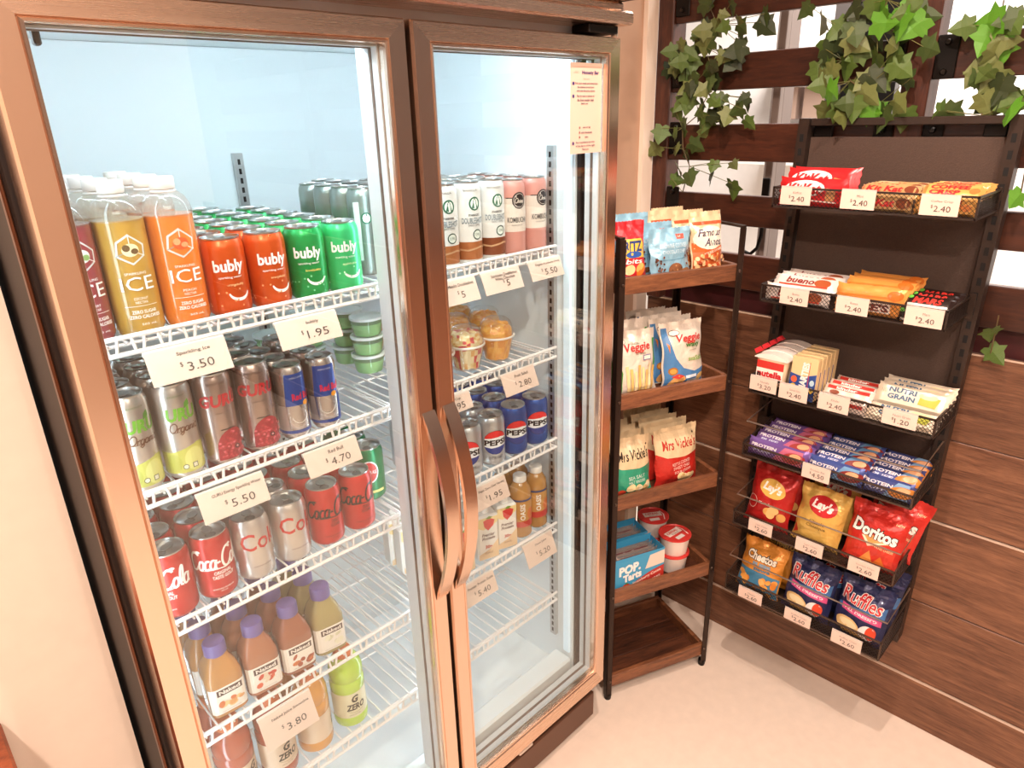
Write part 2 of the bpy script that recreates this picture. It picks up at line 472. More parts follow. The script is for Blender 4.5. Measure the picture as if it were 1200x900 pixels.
# things of the bright room behind the screen
c = MB().bbox((3.2, 1.495, 0), (3.3, 1.555, 3.0), 0.004).build('support_column', M('#7b6d66', 0.6))
tag(c, 'slim grey column in the white room behind the slats', 'column')
c = MB().bbox((3.2, 1.04, 1.62), (3.26, 1.25, 3.0), 0.004).build('dark_display_panel', M('#0d0b0b', 0.3))
tag(c, 'black panel hanging behind the ivy at the screen top', 'panel')
c = MB().bbox((3.2, 1.255, 0.0), (3.3, 1.315, 3.0), 0.004).build('support_column', M('#5a5350', 0.6))
tag(c, 'dark grey column beside the black panel behind the slats', 'column')
sh = thing('product_shelf', 'far white shelf with blue and brown packs glimpsed between slats', 'shelf', (4.35, 1.95, 0))
MB().bbox((-0.1, -0.45, 1.36), (0.22, 0.3, 1.385), 0.003).build('shelf_board', WHITEW, sh)
MB().bbox((-0.1, -0.45, 1.84), (0.22, 0.3, 1.865), 0.003).build('shelf_board', WHITEW, sh)
for i in range(5):
    MB().bbox((0, -0.42 + i * 0.12, 1.385), (0.1, -0.34 + i * 0.12, 1.56), 0.004).build('pack', M('#7f93b8', 0.5), sh)
for i in range(3):
    MB().bbox((0, -0.40 + i * 0.2, 1.62), (0.1, -0.24 + i * 0.2, 1.80), 0.004).build('pack', M('#a98f7f', 0.5), sh)
hk = thing('wall_hook', 'black curved metal hook behind the slats left of the rack', 'hook', (2.15, 1.03, 1.42))
MB().bbox((-0.006, -0.012, -0.04), (0.004, 0.012, 0.06), 0.002).build('hook_plate', BLACKM, hk)
MB().tube([(-0.006, -0.005, 0.0), (-0.012, -0.005, -0.115), (-0.016, 0.002, -0.157), (-0.018, 0.023, -0.178), (-0.018, 0.045, -0.172)], 0.006, 8).build('hook_arm', BLACKM, hk, True)
MB().bbox((0.0041, -0.012, -1.42), (0.03, 0.012, 0.9), 0.002).build('hook_post', M('#8a7c74', 0.6), hk)
# wooden cabinet whose corner peeks in at the lower left
cb = thing('wooden_cabinet', 'orange brown wooden cabinet corner at the lower left edge', 'cabinet', (-0.02, 1.05, 0))
WCAB = wood_mat('cabinet_wood', '#6e2f17', '#a2522c', (3, 3, 0.4), 0.4, 0.2, 0.05)
MB().bbox((-0.6, -0.06, 0.08), (0, 0.10, 0.80), 0.004).build('carcass', WCAB, cb)
MB().bbox((-0.62, -0.07, 0.80), (0.012, 0.105, 0.825), 0.004).build('worktop', WCAB, cb)
MB().bbox((-0.58, -0.05, 0), (-0.02, 0.08, 0.08), 0.004).build('plinth', BLACKM, cb)
# ---------------------------------------------------------------- the glass door cooler
STEEL = steel_mat('brushed_steel', '#ecd0bc', 0.22)
STEELD = steel_mat('header_steel', '#e4c6b0', 0.27, stretch=(0.6, 30, 30))
SIDEM = M('#22140d', 0.55, 0.1, 0, 0.02, 60, 0.05)
LINER = M('#edf2f4', 0.55)
JAMB = M('#d9d8d8', 0.45)
GASK = M('#6d5546', 0.6)
GLASS = clear_mat('door_glass', '#f6fbfb', 0, 1.5, 2.0)
WIRE = M('#f3ece8', 0.4)
fr = thing('glass_door_cooler', 'tall two door glass front cooler with coppery steel frames', 'cooler', (0.713, 0.93, 0))
FX, FY = 0.713, 0.93
def F(mb, name, mats, smooth=False, parent=None): # world coordinates -> cooler part
    mb.v = [(p[0] - FX, p[1] - FY, p[2]) for p in mb.v]
    return mb.build(name, mats, parent or fr, smooth)
F(MB().bbox((0.165, 0.992, 0.10), (0.186, 1.70, 2.02), 0.003), 'side_panel', SIDEM)
F(MB().bbox((1.192, 0.992, 0.10), (1.250, 1.70, 2.02), 0.003), 'side_panel', SIDEM)
F(MB().bbox((0.187, 1.63, 0.10), (1.191, 1.70, 2.02), 0.003), 'rear_panel', SIDEM)
F(MB().bbox((0.187, 0.992, 1.86), (1.191, 1.629, 2.02), 0.003), 'top_panel', SIDEM)
F(MB().bbox((0.187, 0.992, 0.10), (1.191, 1.629, 0.185), 0.003), 'base_panel', SIDEM)
# trim strip on the front edge of the left side
F(MB().bbox((0.160, 0.992, 0.10), (0.1645, 1.006, 2.02), 0.0015), 'edge_trim', M('#6a412c', 0.35, 0.7))
# header above the doors
F(MB().bbox((0.165, 0.905, 1.842), (1.250, 0.990, 1.866), 0.004).bbox((0.165, 0.93, 1.867), (1.250, 0.990, 1.885), 0.004).bbox((0.165, 0.90, 1.886), (1.243, 0.990, 2.06), 0.006), 'header_panel', STEELD)
F(MB().bbox((1.2435, 0.90, 1.886), (1.254, 0.991, 2.06), 0.002), 'header_end_cap', M('#2a1a14', 0.4, 0.5))
# white inner liner: back, sides, ceiling, floor
F(MB().box((0.195, 1.60, 0.20), (1.184, 1.629, 1.835)), 'liner_back', LINER)
F(MB().box((0.1865, 1.0, 0.19), (0.1945, 1.629, 1.85)), 'liner_side', LINER)
F(MB().box((1.1845, 1.0, 0.19), (1.1915, 1.629, 1.85)), 'liner_side', LINER)
F(MB().box((0.195, 1.0, 1.836), (1.184, 1.629, 1.859)), 'liner_ceiling', LINER)
F(MB().box((0.195, 1.0, 0.1855), (1.184, 1.629, 0.1995)).bbox((0.195, 1.0, 0.1995), (1.184, 1.06, 0.245), 0.006), 'liner_floor', LINER)
F(MB().bbox((0.680, 0.993, 0.20), (0.748, 1.034, 1.805), 0.004), 'mullion', JAMB)
F(MB().bbox((0.7085, 0.986, 0.17), (0.7175, 0.9925, 1.82), 0.001), 'gap_dark_strip', BLACKM)  # black strip added to paint the gap between the doors dark
F(MB().bbox((0.226, 0.972, 1.768), (0.234, 0.984, 1.785), 0.002), 'door_switch', BLACKM)
F(MB().bbox((0.188, 0.9925, 1.806), (1.190, 1.004, 1.859), 0.001), 'leak_shield', JAMB)  # panel added to stop the inside light leaking out above the doors
# kick plate with vent lip and feet
KICK = M('#6b4c3c', 0.4, 0.4)
F(MB().bbox((0.172, 0.965, 0.012), (1.246, 0.985, 0.10), 0.004), 'kick_plate', KICK)
F(MB().bbox((0.172, 0.986, 0.10), (1.246, 0.992, 0.155), 0.002), 'grille_strip', KICK)
F(MB().bbox((0.905, 0.935, 0.150), (0.955, 0.964, 0.163), 0.003), 'latch_plate', M('#d8c9bd', 0.4, 0.6))
for x in (0.25, 1.16):
    for y in (1.03, 1.6):
        F(MB().lathe([(0, 0), (0.025, 0), (0.025, 0.02), (0.015, 0.03), (0.015, 0.10)], 14, c=(x, y)), 'foot', BLACKM, True)
# pilaster strips with slots
PIL = M('#c4c2c0', 0.35, 0.8)
for x, y, n in ((0.702, 1.589, 0), (1.173, 1.052, 1), (0.1947, 1.036, 1), (1.173, 1.53, 1), (0.1947, 1.565, 1)):
    a, b = ((x, y), (x + 0.022, y + 0.0105)) if n == 0 else ((x, y), (x + (0.011 if x > 0.7 else 0.003), y + 0.02))
    p = F(MB().box((a[0], a[1], 0.30), (b[0], b[1], 1.62)), 'pilaster', PIL)
    mb = MB()
    for i in range(64):
        z = 0.31 + i * 0.0204
        if n == 0: mb.box((x + 0.008, y - 0.0006, z), (x + 0.014, y + 0.001, z + 0.012))
        elif x > 0.7: mb.box((x - 0.0006, y + 0.007, z), (x + 0.001, y + 0.013, z + 0.012))
        else: mb.box((x + 0.002, y + 0.007, z), (x + 0.0036, y + 0.013, z + 0.012))
    q = F(mb, 'slot_row', BLACKM); q.parent = p; q['kind'] = 'stuff'
# light strips behind the mullion, at the jambs and under the ceiling
LED = emit_mat("led_diffuser", "#e2f3ff", 12.5); LEDT = emit_mat("led_diffuser_top", "#e2f3ff", 58.0)
F(MB().bbox((0.700, 1.036, 0.26), (0.728, 1.046, 1.80), 0.003), 'light_strip', LED)
F(MB().bbox((0.196, 1.004, 0.26), (0.203, 1.03, 1.80), 0.003), 'light_strip', LED)
F(MB().bbox((1.176, 1.004, 0.26), (1.184, 1.028, 1.80), 0.003), 'light_strip', emit_mat('led_diffuser_side', '#e4f4ff', 0.3))
F(MB().bbox((0.26, 1.02, 1.822), (1.15, 1.05, 1.8355), 0.003), 'light_strip', LEDT)
for x in (0.197, 1.168): F(MB().bbox((x, 1.586, 0.26), (x + 0.014, 1.598, 1.80), 0.003), 'light_strip', LED)  # back-corner strips added out of sight to brighten the back wall

def door(x0, x1, z0, z1, handle_x, hinge):
    """mitred steel frame, pane, gasket, bowed handle"""
    d = thing('door', parent=fr); yf, yb, wd, wb = 0.93, 0.984, 0.041, 0.06
    def member(name, q):  # q: 4 outline points (outer a, outer b, inner b, inner a), face at yf, chamfered rims
        mb = MB(); n = 4; cx = sum(p[0] for p in q) / 4; cz = sum(p[1] for p in q) / 4
        o_, i_ = (q[0], q[1]), (q[3], q[2])
        def mix(a, b, t): return (a[0] + (b[0] - a[0]) * t, a[1] + (b[1] - a[1]) * t)
        prof = [(0.0, yb), (0.0, yf + 0.006), (0.07, yf), (0.80, yf), (0.84, yf + 0.003), (0.88, yf + 0.0005), (0.97, yf + 0.001), (1.0, yf + 0.006), (1.0, yb)]
        vs = []
        for t, y in prof:
            a = mix(o_[0], i_[0], t); b = mix(o_[1], i_[1], t)
            vs += [(a[0], y, a[1]), (b[0], y, b[1])]
        k = len(prof); fs = [(2 * i, 2 * i + 1, 2 * ((i + 1) % k) + 1, 2 * ((i + 1) % k)) for i in range(k)]
        fs += [tuple(2 * i for i in range(k)), tuple(2 * i + 1 for i in range(k - 1, -1, -1))]
        mb.add(vs, fs); F(mb, name, STEEL if name == 'stile' else STEELD, parent=d)
    xi0, xi1, zi0, zi1 = x0 + wd, x1 - wd, z0 + wb, z1 - 0.036
    member('stile', [(x0, z0), (x0, z1), (xi0, zi1), (xi0, zi0)])
    member('stile', [(x1, z1), (x1, z0), (xi1, zi0), (xi1, zi1)])
    member('rail', [(x0, z1), (x1, z1), (xi1, zi1), (xi0, zi1)])
    member('rail', [(x1, z0), (x0, z0), (xi0, zi0), (xi1, zi0)])
    e = 0.0005
    F(MB().box((xi0 + e, 0.944, zi0 + e), (xi1 - e, 0.948, zi1 - e)), 'glass_pane', GLASS, parent=d)
    # inner spacer frame behind the pane, and the gasket
    def ring(name, t, ya, yb_, m_):
        a0, a1, b0, b1 = xi0 + e, xi1 - e, zi0 + e, zi1 - e
        F(MB().box((a0, ya, b0), (a0 + t, yb_, b1)).box((a1 - t, ya, b0), (a1, yb_, b1)).box((a0 + t, ya, b0), (a1 - t, yb_, b0 + t)).box((a0 + t, ya, b1 - t), (a1 - t, yb_, b1)), name, m_, parent=d)
    ring('pane_spacer', 0.0025, 0.9485, 0.963, JAMB)
    ring('gasket', 0.004, 0.9635, 0.969, GASK)
    ring('inner_frame', 0.0025, 0.9695, 0.9838, JAMB)
    F(MB().box((x0 + 0.004, 0.9845, z0 + 0.004), (x0 + 0.02, 0.9915, z1 - 0.004)).box((x1 - 0.02, 0.9845, z0 + 0.004), (x1 - 0.004, 0.9915, z1 - 0.004)), 'door_seal', BLACKM, parent=d)
    # bowed flat-bar pull
    mb = MB(); zt, zb, n = 1.185, 0.775, 18; hw = 0.0145; vs = []; fs = []
    for i in range(n + 1):
        t = i / n; z = zt + (zb - zt) * t; y = yf - 0.0005 - 0.052 * math.sin(math.pi * t) ** 0.8
        for sx, dy in ((-hw, 0), (hw, 0), (hw, 0.008), (-hw, 0.008)):
            vs.append((handle_x + sx, y + (dy if 0 < i < n else min(dy, 0.0)), z))
    for i in range(n):
        for k in range(4):
            fs.append((4 * i + k, 4 * i + (k + 1) % 4, 4 * i + 4 + (k + 1) % 4, 4 * i + 4 + k))
    mb.add(vs, fs); F(mb, 'handle', STEEL, True, parent=d)
    return d
dL = door(0.172, 0.7075, 0.168, 1.822, 0.694, 0)
dR = door(0.7185, 1.242, 0.168, 1.822, 0.742, 1)
F(MB().bbox((1.135, 0.925, 1.826), (1.225, 0.97, 1.841), 0.002), 'hinge', BLACKM)
F(MB().lathe([(0, 1.842), (0.007, 1.842), (0.007, 1.824), (0, 1.824)], 10, c=(1.232, 0.94)), 'hinge_pin', M('#e8d9cc', 0.3, 0.9), True)

# wire shelves
DECK = [1.397, 1.157, 0.918, 0.672, 0.450]
def wire_shelf(x0, x1, z):
    mb = MB(); y0, y1 = 1.04, 1.57; r = 0.0019
    n = int(round((x1 - x0) / 0.0255))
    for i in range(n + 1):
        x = x0 + (x1 - x0) * i / n
        mb.tube([(x, y0 + 0.004, z - 0.002), (x, y1, z - 0.002)], r, 5)
    for y in (1.06, 1.23, 1.40, 1.57):
        mb.tube([(x0 - 0.004, y, z - 0.0055), (x1 + 0.004, y, z - 0.0055)], 0.0026, 5)
    for zz, rr in ((z + 0.010, 0.0036), (z - 0.014, 0.0036)):
        mb.tube([(x0 - 0.006, y0, zz), (x1 + 0.006, y0, zz)], rr, 6)
    for x in (x0 - 0.006, x1 + 0.006):
        mb.tube([(x, y0, z - 0.014), (x, y1, z - 0.004)], 0.0026, 5)
    k = int((x1 - x0) / 0.0178)
    st = (x1 - x0) / k
    for i in range(k):
        x = x0 + i * st
        mb.tube([(x, y0, z + 0.010), (x + st * (0.22 if i % 2 else -0.22), y0, z - 0.014)], 0.0024, 5)
    F(mb, 'wire_shelf', WIRE, True)
for z in DECK:
    wire_shelf(0.216, 0.700, z); wire_shelf(0.728, 1.160, z)
# ---------------------------------------------------------------- drinks in the cooler
def metal_can(name, cat, r, h, body, decals, bands=(), rough=0.3, metal=0.55, pr_metal=0.0):
    """aluminium can: body > printed wrap, lid > pull tab"""
    t = thing(name, 'can', cat); mats = [body]; prof = [(0, 0.003), (r * 0.62, 0.003), (r * 0.70, 0), (r * 0.78, 0.0), (r * 0.95, 0.006), (r, 0.012)]
    cuts = sorted(bands, key=lambda b: b[0]); z = 0.012
    for z0, z1, m_ in cuts:
        if m_ not in mats: mats.append(m_)
        if z0 > z + 1e-5: prof.append((r, z0))
        prof.append((r, z1, mats.index(m_))); z = z1
    top = mats.index(cuts[-1][2]) if cuts and cuts[-1][1] > h - 0.018 else 0
    prof += [(r, h - 0.016, top)] if z < h - 0.017 else []
    prof += [(r * 0.965, h - 0.010, top), (r * 0.86, h - 0.003, top)]
    MB().lathe(prof, 28).build('can_body', mats, t, True)
    l = MB().lathe([(r * 0.86, h - 0.003), (r * 0.885, h - 0.002), (r * 0.885, h), (r * 0.84, h), (r * 0.80, h - 0.0045), (r * 0.76, h - 0.0035), (0, h - 0.0035)], 28).build('lid', ALU, t, True)
    tab = MB(); n = 12
    vs = [(0.0085 * math.cos(2 * math.pi * k / n), 0.004 + 0.0125 * math.sin(2 * math.pi * k / n)) for k in range(n)]
    tab.add([(p[0], p[1], h - 0.0008) for p in vs] + [(p[0], p[1], h - 0.0022) for p in vs],
            [tuple(range(n)), tuple(range(2 * n - 1, n - 1, -1))] + [(i, n + i, n + (i + 1) % n, (i + 1) % n) for i in range(n)])
    tab.build('pull_tab', M('#b3b0ad', 0.3, 1.0), l)
    mb = MB().lathe([(0, h - 0.0033), (0.009, h - 0.0033)], 14, c=(0, -r * 0.42)); mb.build('mouth_panel', M('#8f8c89', 0.4, 1.0), l)
    if decals: printed('printed_wrap', decals, cylmap(r), t, 0.006, None, 0.0003, 0.00004 if len(decals) > 12 else 0.00008, 0.35, pr_metal)
    return Kind(t)

def smile(cx, cy, w, pen, col): return ('l', arc(cx, cy, w, w * 0.8, 190, 350, 14), [pen * (0.35 + 0.65 * math.sin(math.pi * (i + 0.4) / 14.8)) for i in range(15)], col)
W_ = '#fbf7f4'
def bubbly(h, hd, flav, cl):
    d = [('t', 'bubly', 0.002, 0.078, 0.047, 0.024, W_, 0, 0.03), ('t', 'sparkling water', 0.002, 0.0625, 0.036, 0.0045, W_),
         ('t', flav, 0.008, 0.0505, 0.026, 0.005, cl), smile(0.012, 0.040, 0.016, 0.005, W_)]
    for i in range(14): d.append(('e', rnd.uniform(-0.05, 0.05), rnd.uniform(0.015, 0.045), 0.0016, 0.0016, hd))
    return metal_can('soda_can', 'can', 0.033, 0.122, M(h, 0.3, 0.35), d)
K_or = bubbly('#d2521a', '#f2a06b', 'orangebubly', '#ffd9a0')
K_gr = bubbly('#19984a', '#79d99a', 'limebubly', '#ffe37a')
K_lg = bubbly('#3fc878', '#a5efc0', 'applebubly', '#f6ffd0')
COKE = M('#c8241f', 0.28, 0.35)
def coke_d(col, under, ucol):
    d = [('s', 'Coca-Cola', 0, 0.080, 0.098, 0.036, 0.0040, col)]
    for i, s in enumerate(under): d.append(('t', s, 0.004, 0.053 - i * 0.0085, 0.0045 * len(s) * 0.85, 0.0068, ucol, 0, 0.02))
    d.append(('l', [(-0.03, 0.061), (-0.008, 0.062), (0.01, 0.0605), (0.03, 0.063)], [0.0008, 0.0022, 0.0022, 0.0008], col))
    d.append(('t', 'SPARKLING BEVERAGE', 0.0, 0.022, 0.036, 0.0028, ucol)); d.append(('t', '355 mL', 0.0, 0.0175, 0.012, 0.0026, ucol))
    return d
K_ck = metal_can('soda_can', 'can', 0.033, 0.122, COKE, coke_d('#fff6ee', ['ORIGINAL', 'TASTE GOUT'], '#fff6ee'))
K_cz = metal_can('soda_can', 'can', 0.033, 0.122, M('#cc2f28', 0.3, 0.3), coke_d('#1c0d0c', ['ZERO', 'SUGAR'], '#4a1512'))
K_dc = metal_can('soda_can', 'can', 0.033, 0.122, M('#d9cdc4', 0.3, 0.75), [('t', 'Coke', 0.016, 0.080, 0.090, 0.034, '#c3271f', 0, 0.01),
      ('t', 'SWEETENED BEVERAGE', 0.004, 0.03, 0.034, 0.003, '#8a6f66')])
K_ga = metal_can('soda_can', 'can', 0.033, 0.122, M('#0f7a48', 0.3, 0.4), [('e', 0, 0.07, 0.02, 0.026, '#f2f3ee'), ('e', 0, 0.07, 0.017, 0.023, '#c8302b'), ('t', 'GINGER ALE', 0, 0.07, 0.03, 0.008, '#f2f3ee', 0, 0.02), ('r', -0.03, 0.02, 0.03, 0.026, '#e4d27a')])
def pepsi(body, nm=''):
    c, q = 0.060, 0.0295
    o = [('e', 0.0, c, q + 0.001, q + 0.001, '#15171c'), ('e', 0.0, c, q, q, '#f3f3f3')]
    o.append(('p', arc(0, c, q, q, 20, 160, 14) + [(-0.012, c + 0.0115), (0.012, c + 0.0135)], '#e02a2c'))
    o.append(('p', arc(0, c, q, q, 200, 340, 14) + [(0.012, c - 0.0115), (-0.012, c - 0.0135)], '#243c86'))
    o += [('t', 'PEPSI', 0, c, 0.056, 0.0145, '#0b0b0e', 0, 0.045)]
    if nm: o.append(('t', nm, 0.0, 0.022, 0.034, 0.007, '#33373f'))
    return metal_can('soda_can', 'can', 0.033, 0.122, body, o)
K_dp = pepsi(M('#d3d4d6', 0.28, 0.8), 'DIETE / DIET')
K_pb = pepsi(M('#2a55a0', 0.28, 0.45))
# slim cans
seeds = [('p', arc(0.014, 0.030, 0.027, 0.032, 8, 172, 12) + [(-0.014, 0.010), (0.042, 0.010)], '#9c1f2a')]
for i in range(90):
    x, y = rnd.uniform(-0.010, 0.038), rnd.uniform(0.013, 0.060)
    if ((x - 0.014) / 0.0245) ** 2 + ((y - 0.030) / 0.029) ** 2 < 1: seeds.append(('e', x, y, 0.0022, 0.0019, rnd.choice(['#c9414b', '#e0707a', '#b52d38'])))
seeds += [('e', 0.016, 0.030, 0.004, 0.004, '#241013'), ('e', 0.016, 0.030, 0.002, 0.002, '#d9a0a0')]
K_gu = metal_can('energy_drink_can', 'can', 0.029, 0.157, M('#c3aaa0', 0.26, 0.9), [('t', 'GURU', 0.004, 0.113, 0.070, 0.021, '#b3232b', 0.12, 0.04), ('t', 'YERBA MATE', 0.004, 0.092, 0.024, 0.003, '#5a4642'),
      ('r', -0.004, 0.062, 0.02, 0.0636, '#2b1d1a'), ('t', 'ENERGY DRINK', 0.002, 0.142, 0.03, 0.0035, '#5a4642')] + seeds)
LIME = [('p', [(-0.05, 0.012), (0.05, 0.012), (0.05, 0.052), (0.02, 0.058), (-0.02, 0.048), (-0.05, 0.05)], '#c2bd5a'), ('e', 0.012, 0.032, 0.016, 0.02, '#d8d37f'), ('e', -0.02, 0.03, 0.012, 0.015, '#b3b04a')]
K_ur = metal_can('energy_drink_can', 'can', 0.029, 0.157, M('#d6cabf', 0.28, 0.8), LIME + [('t', 'URU', 0.006, 0.110, 0.048, 0.021, '#6fae28', 0.1, 0.045), ('p', [(0.010, 0.118), (0.02, 0.122), (0.019, 0.132), (0.012, 0.127)], '#5e9a2a'),
      ('s', 'Organic', 0.006, 0.089, 0.044, 0.015, 0.0018, '#6b4128'), ('l', [(-0.010, 0.081), (0.02, 0.084)], 0.0009, '#6b4128'), ('e', -0.004, 0.022, 0.0045, 0.0045, '#3a3a2a'), ('e', -0.004, 0.022, 0.0034, 0.0034, '#e8e0c8'), ('r', 0.006, 0.018, 0.014, 0.0265, '#3a3a2a'), ('r', 0.007, 0.019, 0.013, 0.0255, '#e8e0c8'), ('t', 'ENERGY', 0.002, 0.14, 0.024, 0.0032, '#7a8a5a')])
RB = '#2b4a96'
K_rb = metal_can('energy_drink_can', 'can', 0.0265, 0.135, M('#cfc3bd', 0.24, 0.9), [('p', [(-0.017, 0.122), (0.022, 0.122), (0.026, 0.064), (-0.021, 0.064)], RB), ('p', [(0.026, 0.064), (0.05, 0.062), (0.05, 0.012), (0.022, 0.012)], RB),
      ('p', [(-0.05, 0.064), (-0.021, 0.064), (-0.017, 0.016), (-0.05, 0.014)], '#b9a8a2'), ('r', -0.05, 0.0125, 0.05, 0.018, RB), ('t', 'Red Bull', 0.010, 0.080, 0.036, 0.013, '#e0243c', 0, 0.03), ('e', 0.016, 0.066, 0.006, 0.005, '#f0a02a'),
      ('l', arc(0.002, 0.045, 0.014, 0.014, 190, 350, 10), 0.0016, '#efe6e0'), ('t', 'ENERGY DRINK', 0.004, 0.115, 0.024, 0.003, '#cfd6ea')], pr_metal=0.35)
def coffee(low, cap):
    s = [('e', 0.008, 0.123, 0.0125, 0.0135, '#2f6b4f'), ('e', 0.008, 0.123, 0.009, 0.0105, '#eef1ea'), ('p', [(0.001, 0.114), (0.015, 0.114), (0.0125, 0.122), (0.011, 0.130), (0.005, 0.130), (0.0035, 0.122)], '#2f6b4f'), ('e', 0.008, 0.1255, 0.0028, 0.0034, '#eef1ea'), ('p', [(0.0055, 0.131), (0.008, 0.135), (0.0105, 0.131)], '#2f6b4f'),
         ('t', cap, 0.0, 0.149, 0.030, 0.004, '#5a5148'), ('t', 'STARBUCKS', 0.006, 0.101, 0.024, 0.0042, '#20201f', 0, 0.02), ('t', 'DOUBLESHOT', 0.004, 0.090, 0.048, 0.012, '#76848c', 0, 0.02), ('t', 'ENERGY COFFEE', 0.006, 0.081, 0.026, 0.0042, '#33302c'),
         ('e', 0.012, 0.062, 0.0105, 0.0105, '#2f4a3d'), ('e', 0.012, 0.062, 0.0085, 0.0085, '#dfe6dc'), ('t', 'COFFEE', 0.012, 0.062, 0.012, 0.005, '#2f4a3d')]
    s += [('l', [(-0.04, 0.035), (-0.01, 0.031), (0.02, 0.037), (0.04, 0.034)], 0.0035, '#c99a72')]
    return metal_can('coffee_can', 'can', 0.029, 0.165, M('#eceae6', 0.35, 0.2), s, [(0.012, 0.048, M(low, 0.4, 0.2))])
K_s1 = coffee('#b06a3c', 'VANILLA')
K_s2 = coffee('#8a4a2a', 'WHITE CHOCOLATE')
K_s3 = metal_can('coffee_can', 'can', 0.029, 0.165, M('#8d958d', 0.32, 0.75), [('r', -0.01, 0.03, 0.002, 0.14, '#d9dcd6'), ('e', 0.014, 0.11, 0.010, 0.011, '#2f6b4f'), ('e', 0.014, 0.11, 0.0075, 0.0085, '#e6e9e2')])
K_kb = metal_can('kombucha_can', 'can', 0.029, 0.160, M('#d9978a', 0.38, 0.15), [('r', -0.05, 0.052, 0.05, 0.122, '#e2d3c6'), ('r', -0.02, 0.1215, -0.004, 0.1235, '#2a2220'), ('e', 0.010, 0.117, 0.0165, 0.0175, '#231a18'), ('e', 0.010, 0.117, 0.0135, 0.0145, '#e8d9cc'), ('e', 0.010, 0.117, 0.0125, 0.0135, '#231a18'), ('s', 'Orina', 0.010, 0.117, 0.02, 0.010, 0.0014, '#e8d9cc'),
      ('t', 'KOMBUCHA', 0.006, 0.077, 0.046, 0.0115, '#231a18', 0, 0.02), ('t', 'ORGANIC AND RAW', 0.004, 0.066, 0.026, 0.003, '#5a4640')])

def label_rows(kinds, x, ys, z, fmt, group, rots=0.0, dx=0.0, wrap_rows=1):
    for i, y in enumerate(ys):
        k = kinds[min(i, len(kinds) - 1)]
        k.place((x + dx * i + rnd.uniform(-0.0008, 0.0008), y, z), rots if i == 0 else rnd.uniform(-1, 1), fmt.format(ORD[i]), group, skip=() if i < wrap_rows else ('printed_wrap',))
def rowy(r, n, y0=1.054, gap=0.0015): return [y0 + r + i * (2 * r + gap) for i in range(n)]

z1, z2, z3, z4, z5 = [d + 0.0006 for d in DECK]
# shelf 1: sparkling water
G1 = 'sparkling water cans on the top cooler shelf'
label_rows([K_or, K_or, K_or, K_gr], 0.437, rowy(0.033, 7), z1, 'sparkling water can, {} row of the column beside the tall peach bottle', G1, R(-14))
label_rows([K_or, K_or, K_gr], 0.507, rowy(0.033, 7), z1, 'sparkling water can, {} row of the second column from the tall bottles', G1, R(-10))
label_rows([K_gr], 0.578, rowy(0.033, 7), z1, 'dark green sparkling water can, {} row of the left all-green column', G1, R(-24))
label_rows([K_lg, K_lg, K_gr], 0.648, rowy(0.033, 6), z1, 'green sparkling water can, {} row of the right green column by the mullion', G1, R(-22))
# shelf 2: energy drinks
G2 = 'slim energy drink cans on the second cooler shelf'
label_rows([K_ur], 0.254, rowy(0.029, 4), z2, 'pale lime organic energy can, {} row of the column against the door frame', G2, R(2))
label_rows([K_ur], 0.317, rowy(0.029, 4), z2, 'pale lime organic energy can, {} row of the column beside pomegranate cans', G2, R(-8))
label_rows([K_gu], 0.381, rowy(0.029, 4), z2, 'silver pomegranate energy can, {} row of the column beside lime cans', G2, R(-10))
label_rows([K_gu], 0.448, rowy(0.029, 3), z2, 'silver pomegranate energy can, {} row of the column beside blue cans', G2, R(-20))
label_rows([K_rb], 0.511, rowy(0.0265, 6), z2, 'blue and silver energy can, {} row of the column beside pomegranate cans', G2, R(-6))
label_rows([K_rb], 0.573, rowy(0.0265, 4), z2, 'blue and silver energy can, {} row of the column nearest the mullion', G2, R(-20))
# shelf 3: cola
G3 = 'cola cans on the third cooler shelf'
label_rows([K_ck], 0.259, rowy(0.033, 5), z3, 'red original cola can, {} row of the column against the door frame', G3, R(-52))
label_rows([K_ck], 0.329, rowy(0.033, 5), z3, 'red original cola can, {} row of the column beside the silver cans', G3, R(-4))
label_rows([K_dc, K_dc, K_ck], 0.400, rowy(0.033, 5), z3, 'cola can, {} row of the left silver fronted column', G3, R(-6))
label_rows([K_dc, K_dc, K_ck], 0.473, rowy(0.033, 5), z3, 'cola can, {} row of the right silver fronted column', G3, R(-6))
label_rows([K_cz], 0.546, rowy(0.033, 5), z3, 'red cola can with black script, {} row of the column beside silver cans', G3, R(-4))
label_rows([K_cz], 0.618, rowy(0.033, 4), z3, 'red cola can with black script, {} row of the column nearest the mullion', G3, R(-8))
label_rows([K_ga], 0.700, [1.165, 1.235, 1.305], z3, 'dark green soda can, {} row of the column behind the mullion', G3, R(-30), 0.006, 2)
# right side: coffee, kombucha
G4 = 'tall coffee and kombucha cans on the top cooler shelf'
label_rows([K_s3], 0.755, [1.17, 1.231, 1.292, 1.353], z1, 'silver grey coffee can, {} row of the column hidden behind the mullion', G4, -0.9, 0, 4)
label_rows([K_s3], 0.818, [1.17, 1.231, 1.292, 1.353, 1.414], z1, 'silver grey coffee can, {} row of the second column from the mullion', G4, -0.9, 0, 5)
label_rows([K_s1], 0.881, rowy(0.029, 5), z1, 'white coffee can, {} row of the column at the right door frame', G4, R(-30))
label_rows([K_s1], 0.945, rowy(0.029, 5), z1, 'white coffee can with caramel band, {} row of the column beside dark coffee', G4, R(-24))
label_rows([K_s2], 1.010, rowy(0.029, 5), z1, 'white coffee can with dark brown band, {} row beside the kombucha', G4, R(-26))
label_rows([K_kb], 1.073, rowy(0.029, 4), z1, 'pink kombucha can, {} row of the column beside the coffee cans', G4, R(-30))
label_rows([K_kb], 1.140, rowy(0.029, 4), z1, 'pink kombucha can, {} row of the column at the cooler side wall', G4, R(-18))
